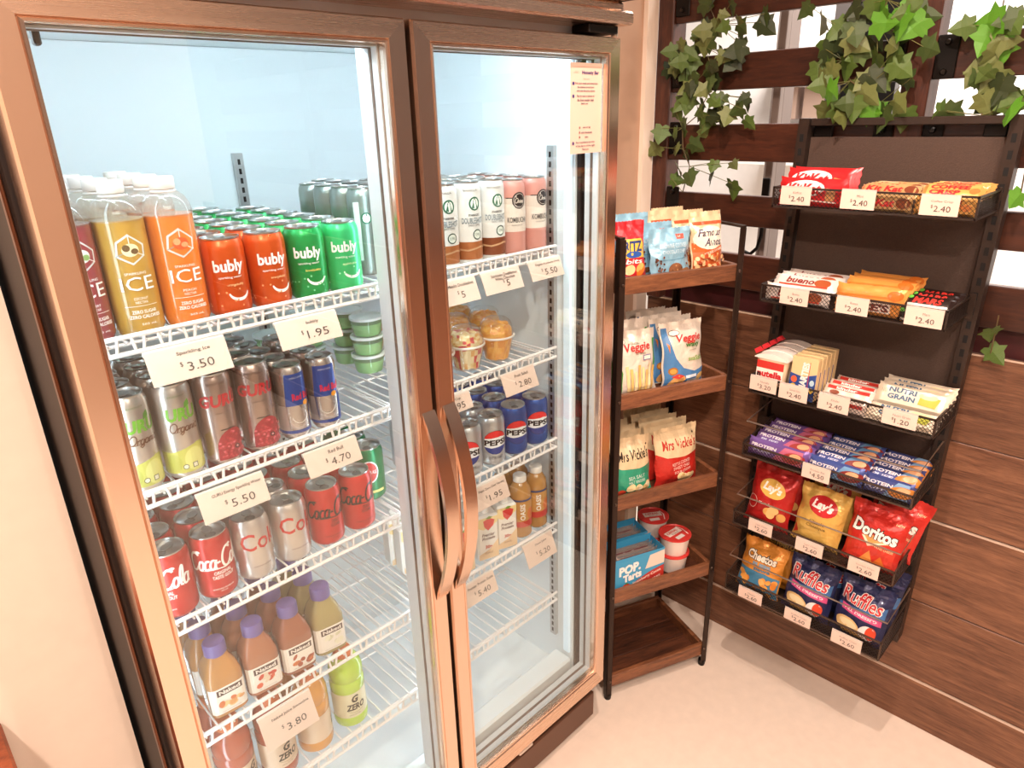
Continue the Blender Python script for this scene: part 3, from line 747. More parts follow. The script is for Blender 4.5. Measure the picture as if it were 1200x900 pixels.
# pepsi
G5 = 'cola cans with round badge on the third right shelf'
label_rows([K_dp], 0.838, rowy(0.033, 3), z3, 'silver cola can with round badge, {} row of the column behind the frame', G5, R(0))
label_rows([K_dp], 0.914, rowy(0.033, 3), z3, 'silver cola can with round badge, {} row of the column by the handle', G5, R(-38))
label_rows([K_dp, K_dp, K_pb], 0.989, rowy(0.033, 4), z3, 'cola can with round badge, {} row of the silver column beside blue', G5, R(-22))
label_rows([K_pb], 1.0635, rowy(0.033, 4), z3, 'blue cola can with round badge, {} row of the column beside silver', G5, R(-26))
label_rows([K_pb], 1.1365, rowy(0.033, 4), z3, 'blue cola can with round badge, {} row of the side wall column', G5, R(-26))

# tall sparkling bottles
def ice_bottle(liq, cap_label, fruit, name2):
    t = thing('sparkling_water_bottle', 'b', 'bottle'); r = 0.0335
    MB().lathe([(0, 0.004), (r * 0.6, 0.0), (r * 0.9, 0.003), (r, 0.012), (r * 0.985, 0.03), (r, 0.05), (r, 0.164), (0, 0.1645)], 28).build('drink', M(liq, 0.12, 0, 0.6), t, True)
    MB().lathe([(r + 0.0006, 0.162), (r + 0.0006, 0.168), (r * 0.95, 0.178), (r * 0.80, 0.188), (r * 0.56, 0.1945), (r * 0.44, 0.197)], 28).build('clear_shoulder', clear_mat('bottle_plastic', '#f6f4f0', 0.06, 1.45, 2.0, 0.03), t, True)
    MB().lathe([(r * 0.46, 0.194), (r * 0.52, 0.195), (r * 0.52, 0.197), (r * 0.46, 0.198)], 20).build('neck_ring', M('#f0ece8', 0.4), t, True)
    cp = MB().lathe([(r * 0.49, 0.199), (r * 0.51, 0.200), (r * 0.51, 0.2145), (r * 0.48, 0.216), (0, 0.216)], 24).build('cap', M('#efe6de', 0.45), t, True)
    ice = [(0.002, 0.146), (0.022, 0.130), (0.020, 0.114), (0.002, 0.103), (-0.018, 0.116), (-0.015, 0.136)]
    d = [('p', ice, '#cfd0cf'), ('p', [(p[0] * 0.86 + 0.0005, 0.124 + (p[1] - 0.124) * 0.86) for p in ice], liq), ('l', [ice[0], (0.002, 0.124), ice[2]], 0.0012, '#ece8e4'), ('l', [ice[4], (0.002, 0.124)], 0.0012, '#9c9c9a'),
         ('e', 0.002, 0.124, 0.011, 0.009, fruit[0]), ('e', -0.003, 0.127, 0.005, 0.005, fruit[1]), ('e', 0.007, 0.122, 0.005, 0.004, fruit[1]),
         ('t', 'SPARKLING', 0.002, 0.0915, 0.028, 0.0036, W_), ('t', 'ICE', 0.002, 0.077, 0.044, 0.0195, W_), ('t', name2, 0.002, 0.056, 0.018, 0.0035, W_), ('t', 'NECTAR', 0.002, 0.0505, 0.016, 0.0035, W_),
         ('t', 'ZERO SUGAR', 0.003, 0.037, 0.032, 0.005, W_, 0, 0.02), ('t', 'ZERO CALORIES', 0.003, 0.030, 0.040, 0.005, W_, 0, 0.02), ('l', [(-0.02, 0.0455), (0.022, 0.0455)], 0.0006, W_), ('t', '503 mL', 0.006, 0.019, 0.02, 0.003, W_)]
    printed('printed_wrap', d, cylmap(r), t, 0.006)
    return Kind(t)
K_i1 = ice_bottle('#8f333a', '', ('#d9dcd3', '#7fa05a'), 'CHERRY')
K_i2 = ice_bottle('#b98d3a', '', ('#f0e0b0', '#6a5030'), 'COCONUT')
K_i3 = ice_bottle('#e27a2c', '', ('#e2582a', '#f4a070'), 'PEACH')
GI = 'tall sparkling bottles on the top cooler shelf'
for k, x, nm, rot in ((K_i1, 0.2315, 'cherry red', R(8)), (K_i2, 0.300, 'golden', R(-6)), (K_i3, 0.3685, 'peach orange', R(-6))):
    for i, y in enumerate(rowy(0.0335, 4)):
        k.place((x, y, z1), rot, 'tall %s sparkling bottle, %s row of its column, white cap' % (nm, ORD[i]), GI, skip=() if i == 0 else ('printed_wrap',))

# square juice bottles
def juice_bottle(j, lab, blobs):
    t = thing('juice_bottle', 'b', 'bottle'); r = 0.0325; sq = 0.6
    MB().lathe([(0, 0.002), (r * 0.85, 0.0), (r, 0.006), (r, 0.078), (r * 0.97, 0.086), (r * 0.80, 0.104), (r * 0.56, 0.118), (r * 0.50, 0.124)], 32, sq=sq).build('bottle', M(j, 0.18, 0, 0.5), t, True)
    cap = MB(); n = 32
    cap.lathe([(r * 0.50, 0.122), (r * 0.60, 0.123), (r * 0.60, 0.144), (r * 0.55, 0.1475), (0, 0.1475)], n)
    cap.build('cap', M('#6f5f9c', 0.45), t, True)
    mp = sqmap(r, sq)
    d = [('p', [(-0.031, 0.012), (0.031, 0.012), (0.031, 0.068), (-0.031, 0.068)], '#f1e6da'), ('r', -0.018, 0.051, 0.022, 0.064, '#4a302c'), ('t', 'Naked', 0.002, 0.0575, 0.034, 0.0085, '#f1e6da', 0, 0.03)]
    for i in range(10): d.append(('e', rnd.uniform(-0.016, 0.018), rnd.uniform(0.022, 0.045), rnd.uniform(0.004, 0.008), rnd.uniform(0.003, 0.006), rnd.choice(blobs), rnd.uniform(0, 90)))
    d.append(('t', '100% JUICE SMOOTHIE', 0, 0.0165, 0.03, 0.0026, '#8a7066'))
    printed('printed_label', d, mp, t, 0.005, None, 0.0004)
    return Kind(t)
K_n1 = juice_bottle('#b98048', '', ['#e0a060', '#d5703a', '#eec58a'])
K_n2 = juice_bottle('#a5684a', '', ['#c8432e', '#e8d2b8', '#d9603f'])
K_n3 = juice_bottle('#985a40', '', ['#a84a28', '#cf7038', '#8a3c22'])
K_n4 = juice_bottle('#a08f5c', '', ['#d9d2b0', '#a8a468', '#efe6cc'])
GJ = 'purple capped juice bottles on the fourth cooler shelf'
for k, x, nm, rot in ((K_n1, 0.300, 'mango orange', -4), (K_n2, 0.371, 'berry brown', -6), (K_n3, 0.442, 'dark brown', -6), (K_n4, 0.513, 'olive beige', -8)):
    for i in range(3): k.place((x, 1.092 + i * 0.069, z4), R(rot), 'square %s juice bottle with purple cap, %s row of its column' % (nm, ORD[i]), GJ, skip=() if i < 2 else ('printed_label',))
# sports drinks
def sports_bottle(c):
    t = thing('sports_drink_bottle', 'b', 'bottle'); r = 0.037
    MB().lathe([(0, 0.004), (r * 0.7, 0), (r * 0.96, 0.004), (r, 0.012), (r, 0.022), (r * 0.97, 0.026), (r * 0.97, 0.092), (r, 0.097), (r, 0.112), (r * 0.93, 0.118), (r, 0.126), (r * 0.98, 0.142), (r * 0.86, 0.158), (r * 0.62, 0.170), (r * 0.5, 0.174)], 30).build('bottle', M(c, 0.15, 0, 0.6), t, True)
    MB().lathe([(r * 0.52, 0.173), (r * 0.56, 0.174), (r * 0.56, 0.188), (r * 0.5, 0.191), (0, 0.191)], 24).build('cap', M('#e0773f', 0.4), t, True)
    MB().lathe([(r * 0.985, 0.027), (r * 0.985, 0.091)], 30).build('paper_sleeve', M('#e4dbb8' if c == '#b9d94a' else '#e6cdb4', 0.45), t, True)
    printed('printed_wrap', [('t', 'G', 0.004, 0.076, 0.016, 0.019, '#2f2a1c', 0.25, 0.05), ('t', 'ZERO', 0.004, 0.055, 0.042, 0.017, '#2f2a1c', 0.15, 0.04), ('l', arc(0.004, 0.05, 0.02, 0.010, 200, 340, 10), 0.0008, '#8a8050'), ('t', 'SANS SUCRE', 0.0, 0.035, 0.024, 0.003, '#7a7050')], cylmap(r * 0.985), t, 0.006)
    return Kind(t)
K_g1, K_g2, K_g3 = sports_bottle('#b0563f'), sports_bottle('#dd9a4a'), sports_bottle('#b9d94a')
GS = 'sports drink bottles on the lowest stocked cooler shelf'
K_g1.place((0.292, 1.096, z5), R(30), 'red sports drink bottle nearest the left door frame', GS)
K_g1.place((0.375, 1.094, z5), R(2), 'red sports drink bottle between another red and the orange one', GS)
K_g2.place((0.458, 1.096, z5), R(70), 'orange sports drink bottle turned to show its barcode side', GS)
K_g3.place((0.546, 1.098, z5), R(-14), 'fluorescent green sports drink bottle at the right of the row', GS)
K_g1.place((0.292, 1.175, z5), R(10), 'red sports drink bottle in the second row, left', GS)
K_g2.place((0.458, 1.175, z5), R(10), 'orange sports drink bottle in the second row, middle', GS)
# green-and-white dip tubs stacked three high
def dip_tub():
    t = thing('dip_tub', 'tub', 'tub'); r = 0.036
    MB().lathe([(0, 0.001), (r * 0.78, 0), (r * 0.82, 0.004), (r * 0.92, 0.026), (0, 0.0262)], 24).build('dip', M('#9fd484', 0.5), t, True)
    MB().lathe([(r * 0.80, -0.0), (r * 0.85, 0.004), (r, 0.036)], 24).build('clear_tub', clear_mat('tub_plastic', '#f6faf6', 0.12, 1.45, 1.5, 0.05), t, True)
    MB().lathe([(r, 0.035), (r * 1.04, 0.036), (r * 1.04, 0.041), (r * 0.95, 0.0415), (r * 0.92, 0.039), (0, 0.039)], 24).build('tub_lid', M('#f2f6f2', 0.4), t, True)
    return Kind(t)
K_dt = dip_tub(); lv = ['bottom', 'middle', 'top']
for i, (x, y) in enumerate(((0.795, 1.27), (0.800, 1.36), (0.735, 1.42), (0.655, 1.45))):
    for k in range(3 if i < 3 else 2):
        K_dt.place((x + 0.002 * k, y, z2 + k * 0.0420), 0, 'green dip tub, %s of the %s stack on the second cooler shelf' % (lv[k], ['nearest right', 'farther right', 'third', 'leftmost'][i]), 'green dip tubs')
# fruit cups with dome lids
def fruit_cup(mix, name):
    t = thing('fruit_cup', 'cup', 'fruit cup'); r0, r1 = 0.029, 0.0405
    fr_ = MB(); g = random.Random(3)
    prof = [(0, 0.002), (r0 * 0.95, 0.003), (r1 * 0.93, 0.050), (r1 * 0.90, 0.066), (r1 * 0.74, 0.082), (0, 0.087)]
    fine = []
    for (ra, za), (rb, zb_) in zip(prof, prof[1:]):
        for q in range(3): fine.append((ra + (rb - ra) * q / 3, za + (zb_ - za) * q / 3))
    fr_.lathe(fine + [prof[-1]], 26)
    fr_.v = [(v[0] * (1 + g.uniform(-0.06, 0.03)), v[1] * (1 + g.uniform(-0.06, 0.03)), v[2] + g.uniform(-0.002, 0.002)) for v in fr_.v]
    fr_.m = [g.choice(range(len(mix))) for _ in fr_.m]
    fr_.build('cut_fruit', [M(c, 0.3, 0, 0.4) for c in mix], t)
    CP = clear_mat('cup_plastic', '#fdfbf8', 0.05, 1.45, 1.4, 0.03)
    MB().lathe([(0, 0.0), (r0, 0.0), (r1, 0.053)], 24).build('clear_cup', CP, t, True)
    MB().lathe([(r1, 0.053), (r1 * 1.07, 0.054), (r1 * 1.07, 0.057), (r1, 0.058)], 24).build('cup_rim', M('#f3e9df', 0.35), t, True)
    MB().lathe([(r1, 0.058), (r1 * 0.97, 0.072), (r1 * 0.85, 0.088), (r1 * 0.62, 0.096), (r1 * 0.4, 0.097), (0, 0.0955)], 24).build('dome_lid', CP, t, True)
    return Kind(t)
K_f1 = fruit_cup(['#f0a63c', '#f6b84e', '#e8982e'], 'peach'); K_f2 = fruit_cup(['#e8c98a', '#f0dcae', '#e0a95a', '#cf3a3a', '#ecd29a'], 'mixed')
GF = 'dome lidded fruit cups on the second right shelf'
for k, x, y, nm in ((K_f2, 0.862, 1.115, 'mixed fruit cup with red cherry pieces nearest the handle'), (K_f2, 0.950, 1.115, 'mixed fruit cup, second in the front row'), (K_f1, 1.040, 1.112, 'orange peach cup at the front right of the cups'),
                    (K_f1, 0.905, 1.205, 'orange peach cup, second row left'), (K_f1, 0.995, 1.205, 'orange peach cup, second row middle'), (K_f1, 1.085, 1.200, 'orange peach cup, second row right by the wall'),
                    (K_f1, 0.895, 1.295, 'orange peach cup, back row left'), (K_f1, 0.985, 1.295, 'orange peach cup, back row second from left'), (K_f1, 1.075, 1.29, 'orange peach cup, back row right')):
    k.place((x, y, z2), rnd.uniform(0, 3), nm, GF)
# protein shakes and iced drinks on the fourth right shelf
def shake():
    t = thing('protein_shake_carton', 's', 'carton')
    MB().bbox((-0.028, -0.022, 0), (0.028, 0.022, 0.125), 0.005).build('carton', M('#f1eae2', 0.4), t)
    MB().lathe([(0.012, 0.125), (0.012, 0.138), (0.010, 0.14), (0, 0.14)], 18).build('cap', M('#f4f0ea', 0.4), t, True)
    printed('printed_wrap', [('p', [(-0.026, 0.095), (-0.012, 0.088), (0.012, 0.096), (0.026, 0.104), (0.026, 0.12), (-0.026, 0.12)], '#f2d79a'), ('p', [(0.0, 0.084), (0.014, 0.096), (0.018, 0.110), (0.004, 0.118), (-0.012, 0.112), (-0.010, 0.096)], '#d8322f'), ('p', [(-0.006, 0.118), (0.004, 0.114), (0.012, 0.120), (0.003, 0.123)], '#7a9a3a'),
        ('t', 'Premier', 0, 0.073, 0.034, 0.009, '#5a3a3a', 0.2, 0.02), ('t', 'Protein', 0, 0.063, 0.034, 0.008, '#5a3a3a', 0.2, 0.02), ('p', [(-0.026, 0.02), (0.0, 0.03), (0.026, 0.055), (0.026, 0.006), (-0.026, 0.006)], '#ecc9a0'), ('t', '30g', 0.0, 0.038, 0.018, 0.012, '#cf4a35', 0, 0.03), ('t', 'SHAKE', 0.0, 0.022, 0.02, 0.005, '#8a5a4a')], flatmap(-0.022), t, None)
    return Kind(t)
K_sh = shake(); GP = 'protein shake cartons on the fourth right shelf'
for x, nm in ((0.790, 'beside the mullion'), (0.868, 'behind the door handle'), (0.948, 'second from the bottles'), (1.012, 'right beside the bottles')):
    for i in range(3 if x > 0.8 else 4):
        if i == 0 and x < 0.8: continue
        K_sh.place((x, 1.080 + i * 0.048, z4), R(-18 if x > 0.9 else -10), 'white strawberry protein shake carton %s, %s row' % (nm, ORD[i]), GP, skip=() if i < 1 else ())
def oasis():
    t = thing('juice_drink_bottle', 's', 'bottle'); r = 0.0285
    MB().lathe([(0, 0.003), (r * 0.8, 0), (r, 0.006), (r, 0.020), (r * 0.95, 0.026), (r, 0.032), (r, 0.118), (r * 0.93, 0.136), (r * 0.62, 0.152), (r * 0.5, 0.156)], 26).build('bottle', M('#b8854a', 0.2, 0, 0.5), t, True)
    MB().lathe([(r * 0.53, 0.155), (r * 0.6, 0.156), (r * 0.6, 0.170), (r * 0.55, 0.172), (0, 0.172)], 22).build('cap', M('#efe6dc', 0.4), t, True)
    printed('printed_wrap', [('r', -0.05, 0.108, 0.05, 0.113, '#3a4a7a'), ('r', -0.05, 0.034, 0.05, 0.107, '#c9924f'), ('p', [(-0.05, 0.034), (0.05, 0.034), (0.05, 0.062), (0.01, 0.052), (-0.05, 0.048)], '#c8372c'), ('e', 0.022, 0.07, 0.012, 0.016, '#d9763a'), ('t', 'OASIS', -0.002, 0.078, 0.046, 0.013, W_, 0, 0.02, 90)], cylmap(r), t, 0.005)
    return Kind(t)
K_oa = oasis()
for x, y, nm in ((1.0775, 1.085, 'left front'), (1.139, 1.088, 'right front'), (1.0775, 1.15, 'left second row'), (1.139, 1.153, 'right second row')):
    K_oa.place((x, y, z4), R(-28), 'amber juice drink bottle with upright white lettering, %s of the four' % nm, 'amber juice drink bottles')

# ---------------------------------------------------------------- price cards clipped under the shelf fronts
CARD = M('#e8cdbd', 0.5); INK = '#4a423e'
def price_card(x0, x1, ztop, zbot, lines, price, where, y=1.0285, tilt=22, parentless=True):
    t = thing('price_card', 'price card ' + where, 'price card', ((x0 + x1) / 2, y, ztop), (-R(tilt), 0, 0), 'price cards under the cooler shelves')
    h = (ztop - zbot) / math.cos(R(tilt)); w2 = (x1 - x0) / 2
    MB().box((-w2, 0, -h), (w2, 0.0012, 0)).build('card', CARD, t)
    MB().box((-w2, 0.0013, -0.004), (w2, 0.006, 0.003)).build('clip_strip', M('#e8dcd2', 0.3), t)
    d = []
    for i, s in enumerate(lines):
        d.append(('t', s, w2 * 0.15, -h * 0.22 - i * 0.0075, min(0.0042 * len(s) * 0.9, w2 * 1.5), 0.0066, '#3a332f', 0, 0.015))
    d += [('t', '$', w2 * 0.2 - 0.0053 * len(price) - 0.004, -h * 0.60 + 0.003, 0.0042, 0.008, INK), ('t', price, w2 * 0.2 + 0.002, -h * 0.64, 0.0098 * len(price), 0.0132, INK)]
    printed('lettering', d, flatmap(0), t, None)
price_card(0.277, 0.394, 1.380, 1.334, ['Sparkling Ice'], '3.50', 'under the tall sparkling bottles')
price_card(0.476, 0.588, 1.380, 1.338, ['bubbly'], '1.95', 'under the green sparkling water cans')
price_card(0.305, 0.415, 1.138, 1.093, ['GURU Energy Sparkling Water'], '5.50', 'under the pomegranate energy cans')
price_card(0.491, 0.598, 1.139, 1.098, ['Red Bull'], '4.70', 'under the blue and silver energy cans')
price_card(0.326, 0.432, 0.654, 0.595, ['Naked Juice Smoothie'], '3.80', 'under the purple capped juice bottles')
price_card(0.800, 0.908, 1.384, 1.340, ['Starbucks Doubleshot'], '5', 'under the coffee cans at the door frame')
price_card(0.924, 1.034, 1.384, 1.342, ['Starbucks Doubleshot', 'White Chocolate'], '5', 'under the dark banded coffee cans')
price_card(1.062, 1.166, 1.385, 1.346, ['Organic Kombucha Drink'], '5.50', 'under the pink kombucha cans')
price_card(0.775, 0.878, 1.144, 1.112, ['Fruit Cup'], '3.95', 'under the fruit cups by the handle')
price_card(0.970, 1.075, 1.150, 1.105, ['Fruit Salad'], '2.80', 'under the peach cups above blue cola cans')
price_card(0.866, 0.972, 0.906, 0.859, ['Pepsi Zero Diet Variety'], '1.95', 'under the silver round badge cola cans')
price_card(1.026, 1.131, 0.680, 0.625, ['Oasis Juice'], '5.20', 'under the amber juice drink bottles')
price_card(0.818, 0.923, 0.668, 0.622, ['Premier Protein Shake'], '5.40', 'under the strawberry protein shakes')

# printed notice stuck to the right door
nt_ = thing('notice_sheet', 'peach printed notice taped to the top corner of right door glass', 'notice', (1.1495, 0.9430, 1.690)); nt_.scale = (0.9, 1, 1)
MB().box((-0.054, 0, -0.083), (0.054, 0.0006, 0.083)).build('paper', M('#dcb9a6', 0.6), nt_)
MB().box((-0.054, -0.0008, 0.077), (0.054, -0.0002, 0.084)).build('tape', M('#d9b9a6', 0.4), nt_)
IK = '#3f3250'; bl = []
d = [('t', 'Honesty Bar', 0.014, 0.066, 0.058, 0.0085, '#3d2f6a', 0, 0.03), ('t', '-///-', -0.034, 0.067, 0.018, 0.004, '#a85a4a'), ('t', 'How it works', 0.0, 0.0555, 0.02, 0.003, '#8a5a5a')]
for y, ls in ((0.047, ['Pick your snack and drink from', 'the shelves around you', 'and note the price shown']), (0.024, ['Pay by card or phone at', 'the front counter desk', 'thank you'])):
    bl.append(('e', -0.044, y, 0.0035, 0.0035, '#3d2f6a'))
    for i, s in enumerate(ls): d.append(('t', s, 0.0 - (3 - len(s) / 10) * 0.003, y - i * 0.0068, 0.0026 * len(s), 0.0046, IK, 0, 0.02))
for i, s in enumerate(('scan or tap', 'enter the amount', 'enjoy')):
    bl.append(('e', -0.022, -0.034 - i * 0.009, 0.0024, 0.0024, '#8a5a5a')); d.append(('t', s, 0.002, -0.034 - i * 0.009, 0.0024 * len(s), 0.0042, IK, 0, 0.02))
bl.append(('e', -0.044, -0.063, 0.0035, 0.0035, '#3d2f6a'))
for i, s in enumerate(('Buy it anywhere, any time', 'of the day or of the night', 'Thank you')): d.append(('t', s, -0.002, -0.062 - i * 0.0068, 0.0026 * len(s), 0.0046, IK, 0, 0.02))
printed('lettering', d, flatmap(0), nt_, None, None, 0.0006, 0.00004)
printed('bullet_marks', bl, flatmap(0), nt_, None, None, 0.0006, 0.00004)
# ---------------------------------------------------------------- bags, bars and other packs
def bag_map(w, h, t, seed=0, low=0.16, high=0.30, pinch=0.07, flop=0.0):
    """pillow pack standing on its lower seam; returns f(u, v, offset, side) with side -1 = front"""
    g = random.Random(seed); ph = [g.uniform(0, 6.28) for _ in range(8)]
    def sm(x): x = max(0.0, min(1.0, x)); return x * x * (3 - 2 * x)
    def f(u, v, o, side=-1):
        s = v / h; e = sm(s / low) * sm((1 - s) / high); a = min(1.0, abs(2 * u / w))
        th = t / 2 * e * (1 - a ** 2.6) ** 0.75
        edge = (1 - e)
        wr = 0.0030 * edge * math.sin(u / w * 19 + ph[0] + 2 * s) + 0.0026 * math.sin(s * 14 + ph[1] + u / w * 5) * a + 0.0017 * math.sin(u / w * 9 + s * 7 + ph[2]) + 0.0009 * math.sin(u / w * 23 - s * 17 + ph[3])
        y = side * (th + 0.0004) + wr * (1.0 if th < 0.002 else 0.8) + flop * max(0, s - 0.7) ** 2
        if o: y += side * o
        return (u * (1 - pinch * e), y, v)
    return f

def pack_mesh(f, w, h, cols, colf, nu=16, nv=18, zig=0):
    mb = MB()
    for side in (-1, 1):
        vs = []
        for j in range(nv + 1):
            for i in range(nu + 1):
                u = -w / 2 + w * i / nu; v = h * j / nv
                p = f(u, v, 0, side)
                if zig and j == nv: p = (p[0], p[1], p[2] - (zig if i % 2 else 0))
                vs.append(p)
        o = len(mb.v); mb.v += vs
        for j in range(nv):
            for i in range(nu):
                a = o + j * (nu + 1) + i; q = (a, a + 1, a + nu + 2, a + nu + 1)
                mb.f.append(q if side < 0 else q[::-1]); mb.m.append(colf((i + 0.5) / nu - 0.5, (j + 0.5) / nv))
    return mb

def snack_bag(name, cat, w, h, t, cols, colf, decals, seed=0, rough=0.32, metal=0.25, **kw):
    """foil bag: pouch (> printed front), crimped top seal"""
    r = thing(name, 'bag', cat); f = bag_map(w, h, t, seed, **kw); mats = [M(c, rough, metal, 0.2, 2.2, 26) for c in cols]
    p = pack_mesh(f, w, h, cols, colf).build('pouch', mats, r, True)
    sl = MB(); n = 24; vs = []
    for i in range(n + 1):
        u = -w / 2 + w * i / n
        a = f(u, h, 0, -1); vs += [(a[0], a[1] - 0.0002, h - 0.002), (a[0], a[1] + 0.0006, h + 0.010 - (0.002 if i % 2 else 0))]
    sl.add(vs, [(2 * i, 2 * i + 2, 2 * i + 3, 2 * i + 1) for i in range(n)])
    sl.build('top_seal', M(cols[colf(0, 0.99)], rough + 0.08, metal, 0.1), r)
    if decals: printed('printed_front', decals, lambda u, v, o: f(max(-w * 0.49, min(w * 0.49, u)), max(v, 0.002), o), r, 0.010, 0.010, 0.0007, 0.00022, rough, 0.0, 0.2)
    return Kind(r)

def bar_map(w, h, t, seed=0):
    """flow-wrapped bar: w long, crimped flat ends at both sides, height h, thickness t"""
    g = random.Random(seed); ph = g.uniform(0, 6)
    def sm(x): x = max(0.0, min(1.0, x)); return x * x * (3 - 2 * x)
    def f(u, v, o, side=-1):
        a = abs(2 * u / w); s = abs(2 * v / h - 1); e = sm((1 - a) / 0.20)
        th = t / 2 * (0.06 + 0.94 * e) * (1 - s ** 4) ** 0.5
        y = side * th + 0.0010 * math.sin(u / w * 23 + ph) * (1 - 0.5 * e) + (side * o if o else 0)
        return (u, y, h / 2 + (v - h / 2) * (1 - 0.08 * e))
    return f

def wrapped_bar(name, cat, w, h, t, col, decals, seed=0, rough=0.3, metal=0.2):
    r = thing(name, 'bar', cat); f = bar_map(w, h, t, seed)
    mb = MB(); nu, nv = 22, 8
    for side in (-1, 1):
        vs = []
        for j in range(nv + 1):
            for i in range(nu + 1):
                u = -w / 2 + w * i / nu
                if i in (0, nu) and j % 2: u *= 0.965
                vs.append(f(u, h * j / nv, 0, side))
        o = len(mb.v); mb.v += vs
        for j in range(nv):
            for i in range(nu):
                a = o + j * (nu + 1) + i; q = (a, a + 1, a + nu + 2, a + nu + 1)
                mb.f.append(q if side < 0 else q[::-1]); mb.m.append(0)
    mb.build('wrapper', M(col, rough, metal, 0.2), r, True)
    if decals: printed('printed_front', decals, lambda u, v, o: f(u, v, o), r, 0.008, 0.006, 0.0006, 0.0002, rough, 0, 0.2)
    return Kind(r)

def scatter(n, x0, x1, y0, y1, r0, r1, cols, seed):
    g = random.Random(seed)
    return [('e', g.uniform(x0, x1), g.uniform(y0, y1), g.uniform(r0, r1), g.uniform(r0, r1) * 0.75, g.choice(cols), g.uniform(0, 180)) for _ in range(n)]
one = lambda u, v: 0

# ---------------------------------------------------------------- wooden tray rack in the corner
RO = Vector((1.321, 0.975, 0)); RA = R(-22.5)
def rk(a, dep, z): # along the front, depth, height -> world
    return (RO.x + a * math.cos(RA) - dep * math.sin(RA), RO.y + a * math.sin(RA) + dep * math.cos(RA), z)
rack = thing('tray_rack', 'narrow five tier rack with dark metal legs and wooden trays', 'rack', RO, (0, 0, RA))
LEGM = M('#3a2c25', 0.4, 0.7); TRAY = wood_mat('tray_wood', '#4e2c1c', '#96603e', (0.6, 4, 4), 0.45, 0.3, 0.12)
TRAYB = wood_mat('tray_base_wood', '#2b1810', '#6a3d27', (0.6, 4, 4), 0.45, 0.3, 0.15)
RW, RD, RH = 0.365, 0.275, 1.404
for x in (0.0, RW):
    sg = 1 if x == 0 else -1
    for y in (0.0, RD):
        s2 = 1 if y == 0 else -1
        lg = MB().bbox((x - 0.002, y, 0.012), (x + sg * 0.017, y + s2 * 0.004, RH), 0.0012).bbox((x - sg * 0.002, y, 0.012), (x + sg * 0.003, y + s2 * 0.019, RH), 0.0012).build('leg', LEGM, rack)
        MB().lathe([(0, 0), (0.010, 0), (0.011, 0.004), (0.011, 0.02), (0, 0.02)], 12, c=(x + sg * 0.008, y + s2 * 0.009)).build('foot_cap', BLACKM, lg, True)
        for z in (0.10, 0.41, 0.72, 1.02, 1.325):
            b = MB().lathe([(0, 0.003), (0.003, 0.003), (0.0042, 0.0015), (0.0042, 0)], 10); b.v = [(p[0], -p[2] if s2 > 0 else p[2], p[1]) for p in b.v]
            b.build('screw', M('#6a5a50', 0.35, 1.0), lg, True, loc=(x + sg * 0.010, y, z - 0.03))
    MB().bbox((x - sg * 0.002, 0.0, RH), (x + sg * 0.014, RD, RH + 0.006), 0.0015).build('top_bar', LEGM, rack)
TZ = [0.085, 0.395, 0.705, 1.006, 1.311]
for z in TZ:
    x0, x1, y0, y1, b = 0.0045, RW - 0.0045, 0.0045, RD - 0.0045, z - 0.042
    tr_ = thing('tray', parent=rack)
    MB().bbox((x0 + 0.001, y0, b), (x1 - 0.001, y0 + 0.014, z), 0.0015).build('tray_front', TRAY, tr_)
    MB().bbox((x0 + 0.001, y1 - 0.014, b), (x1 - 0.001, y1, z), 0.0015).build('tray_back', TRAY, tr_)
    for xx in (x0, x1 - 0.014):
        MB().bbox((xx, y0 + 0.0145, b), (xx + 0.014, y1 - 0.0145, z), 0.0015).build('tray_side', TRAY, tr_)
    n = 3; wy_ = (y1 - y0 - 0.029) / n
    for i in range(n):
        MB().bbox((x0 + 0.0145, y0 + 0.0145 + i * wy_ + 0.0008, b + 0.002), (x1 - 0.0145, y0 + 0.0145 + (i + 1) * wy_ - 0.0008, b + 0.012), 0.001).build('tray_slat', TRAYB, tr_)
TB = [z - 0.0298 for z in TZ]

def put(k, a, dep, tier, lean, turn, label, group, roll=0, up=0.0015, thin=1.0):
    k.place(rk(a, dep, TB[tier] + up), (R(lean), R(roll), RA + R(turn)), label, group, thin=thin)
# tier five: cookies and crackers
ritz = [('p', [(-0.034, 0.066), (0.036, 0.066), (0.030, 0.100), (0.026, 0.112), (-0.028, 0.112)], '#e8c24a'), ('t', 'RITZ', 0, 0.094, 0.052, 0.026, '#1d3a7a', 0, 0.04), ('e', 0, 0.074, 0.024, 0.008, '#2a58a8'), ('t', 'bits', 0, 0.058, 0.05, 0.012, '#fff3ec', 0.15, 0.02),
        ('e', -0.014, 0.038, 0.016, 0.012, '#f0c890', 20), ('e', 0.020, 0.034, 0.018, 0.010, '#e0762a', 40), ('e', 0.016, 0.042, 0.014, 0.008, '#f0b060', 40), ('p', [(-0.045, 0.006), (0.045, 0.006), (0.045, 0.02), (-0.045, 0.024)], '#5a6a9a'), ('t', 'SANDWICH', 0.01, 0.014, 0.045, 0.006, '#f2e8e4')]
K_ritz = snack_bag('cracker_bag', 'snack bag', 0.084, 0.146, 0.032, ['#cf2a33'], one, ritz, 1)
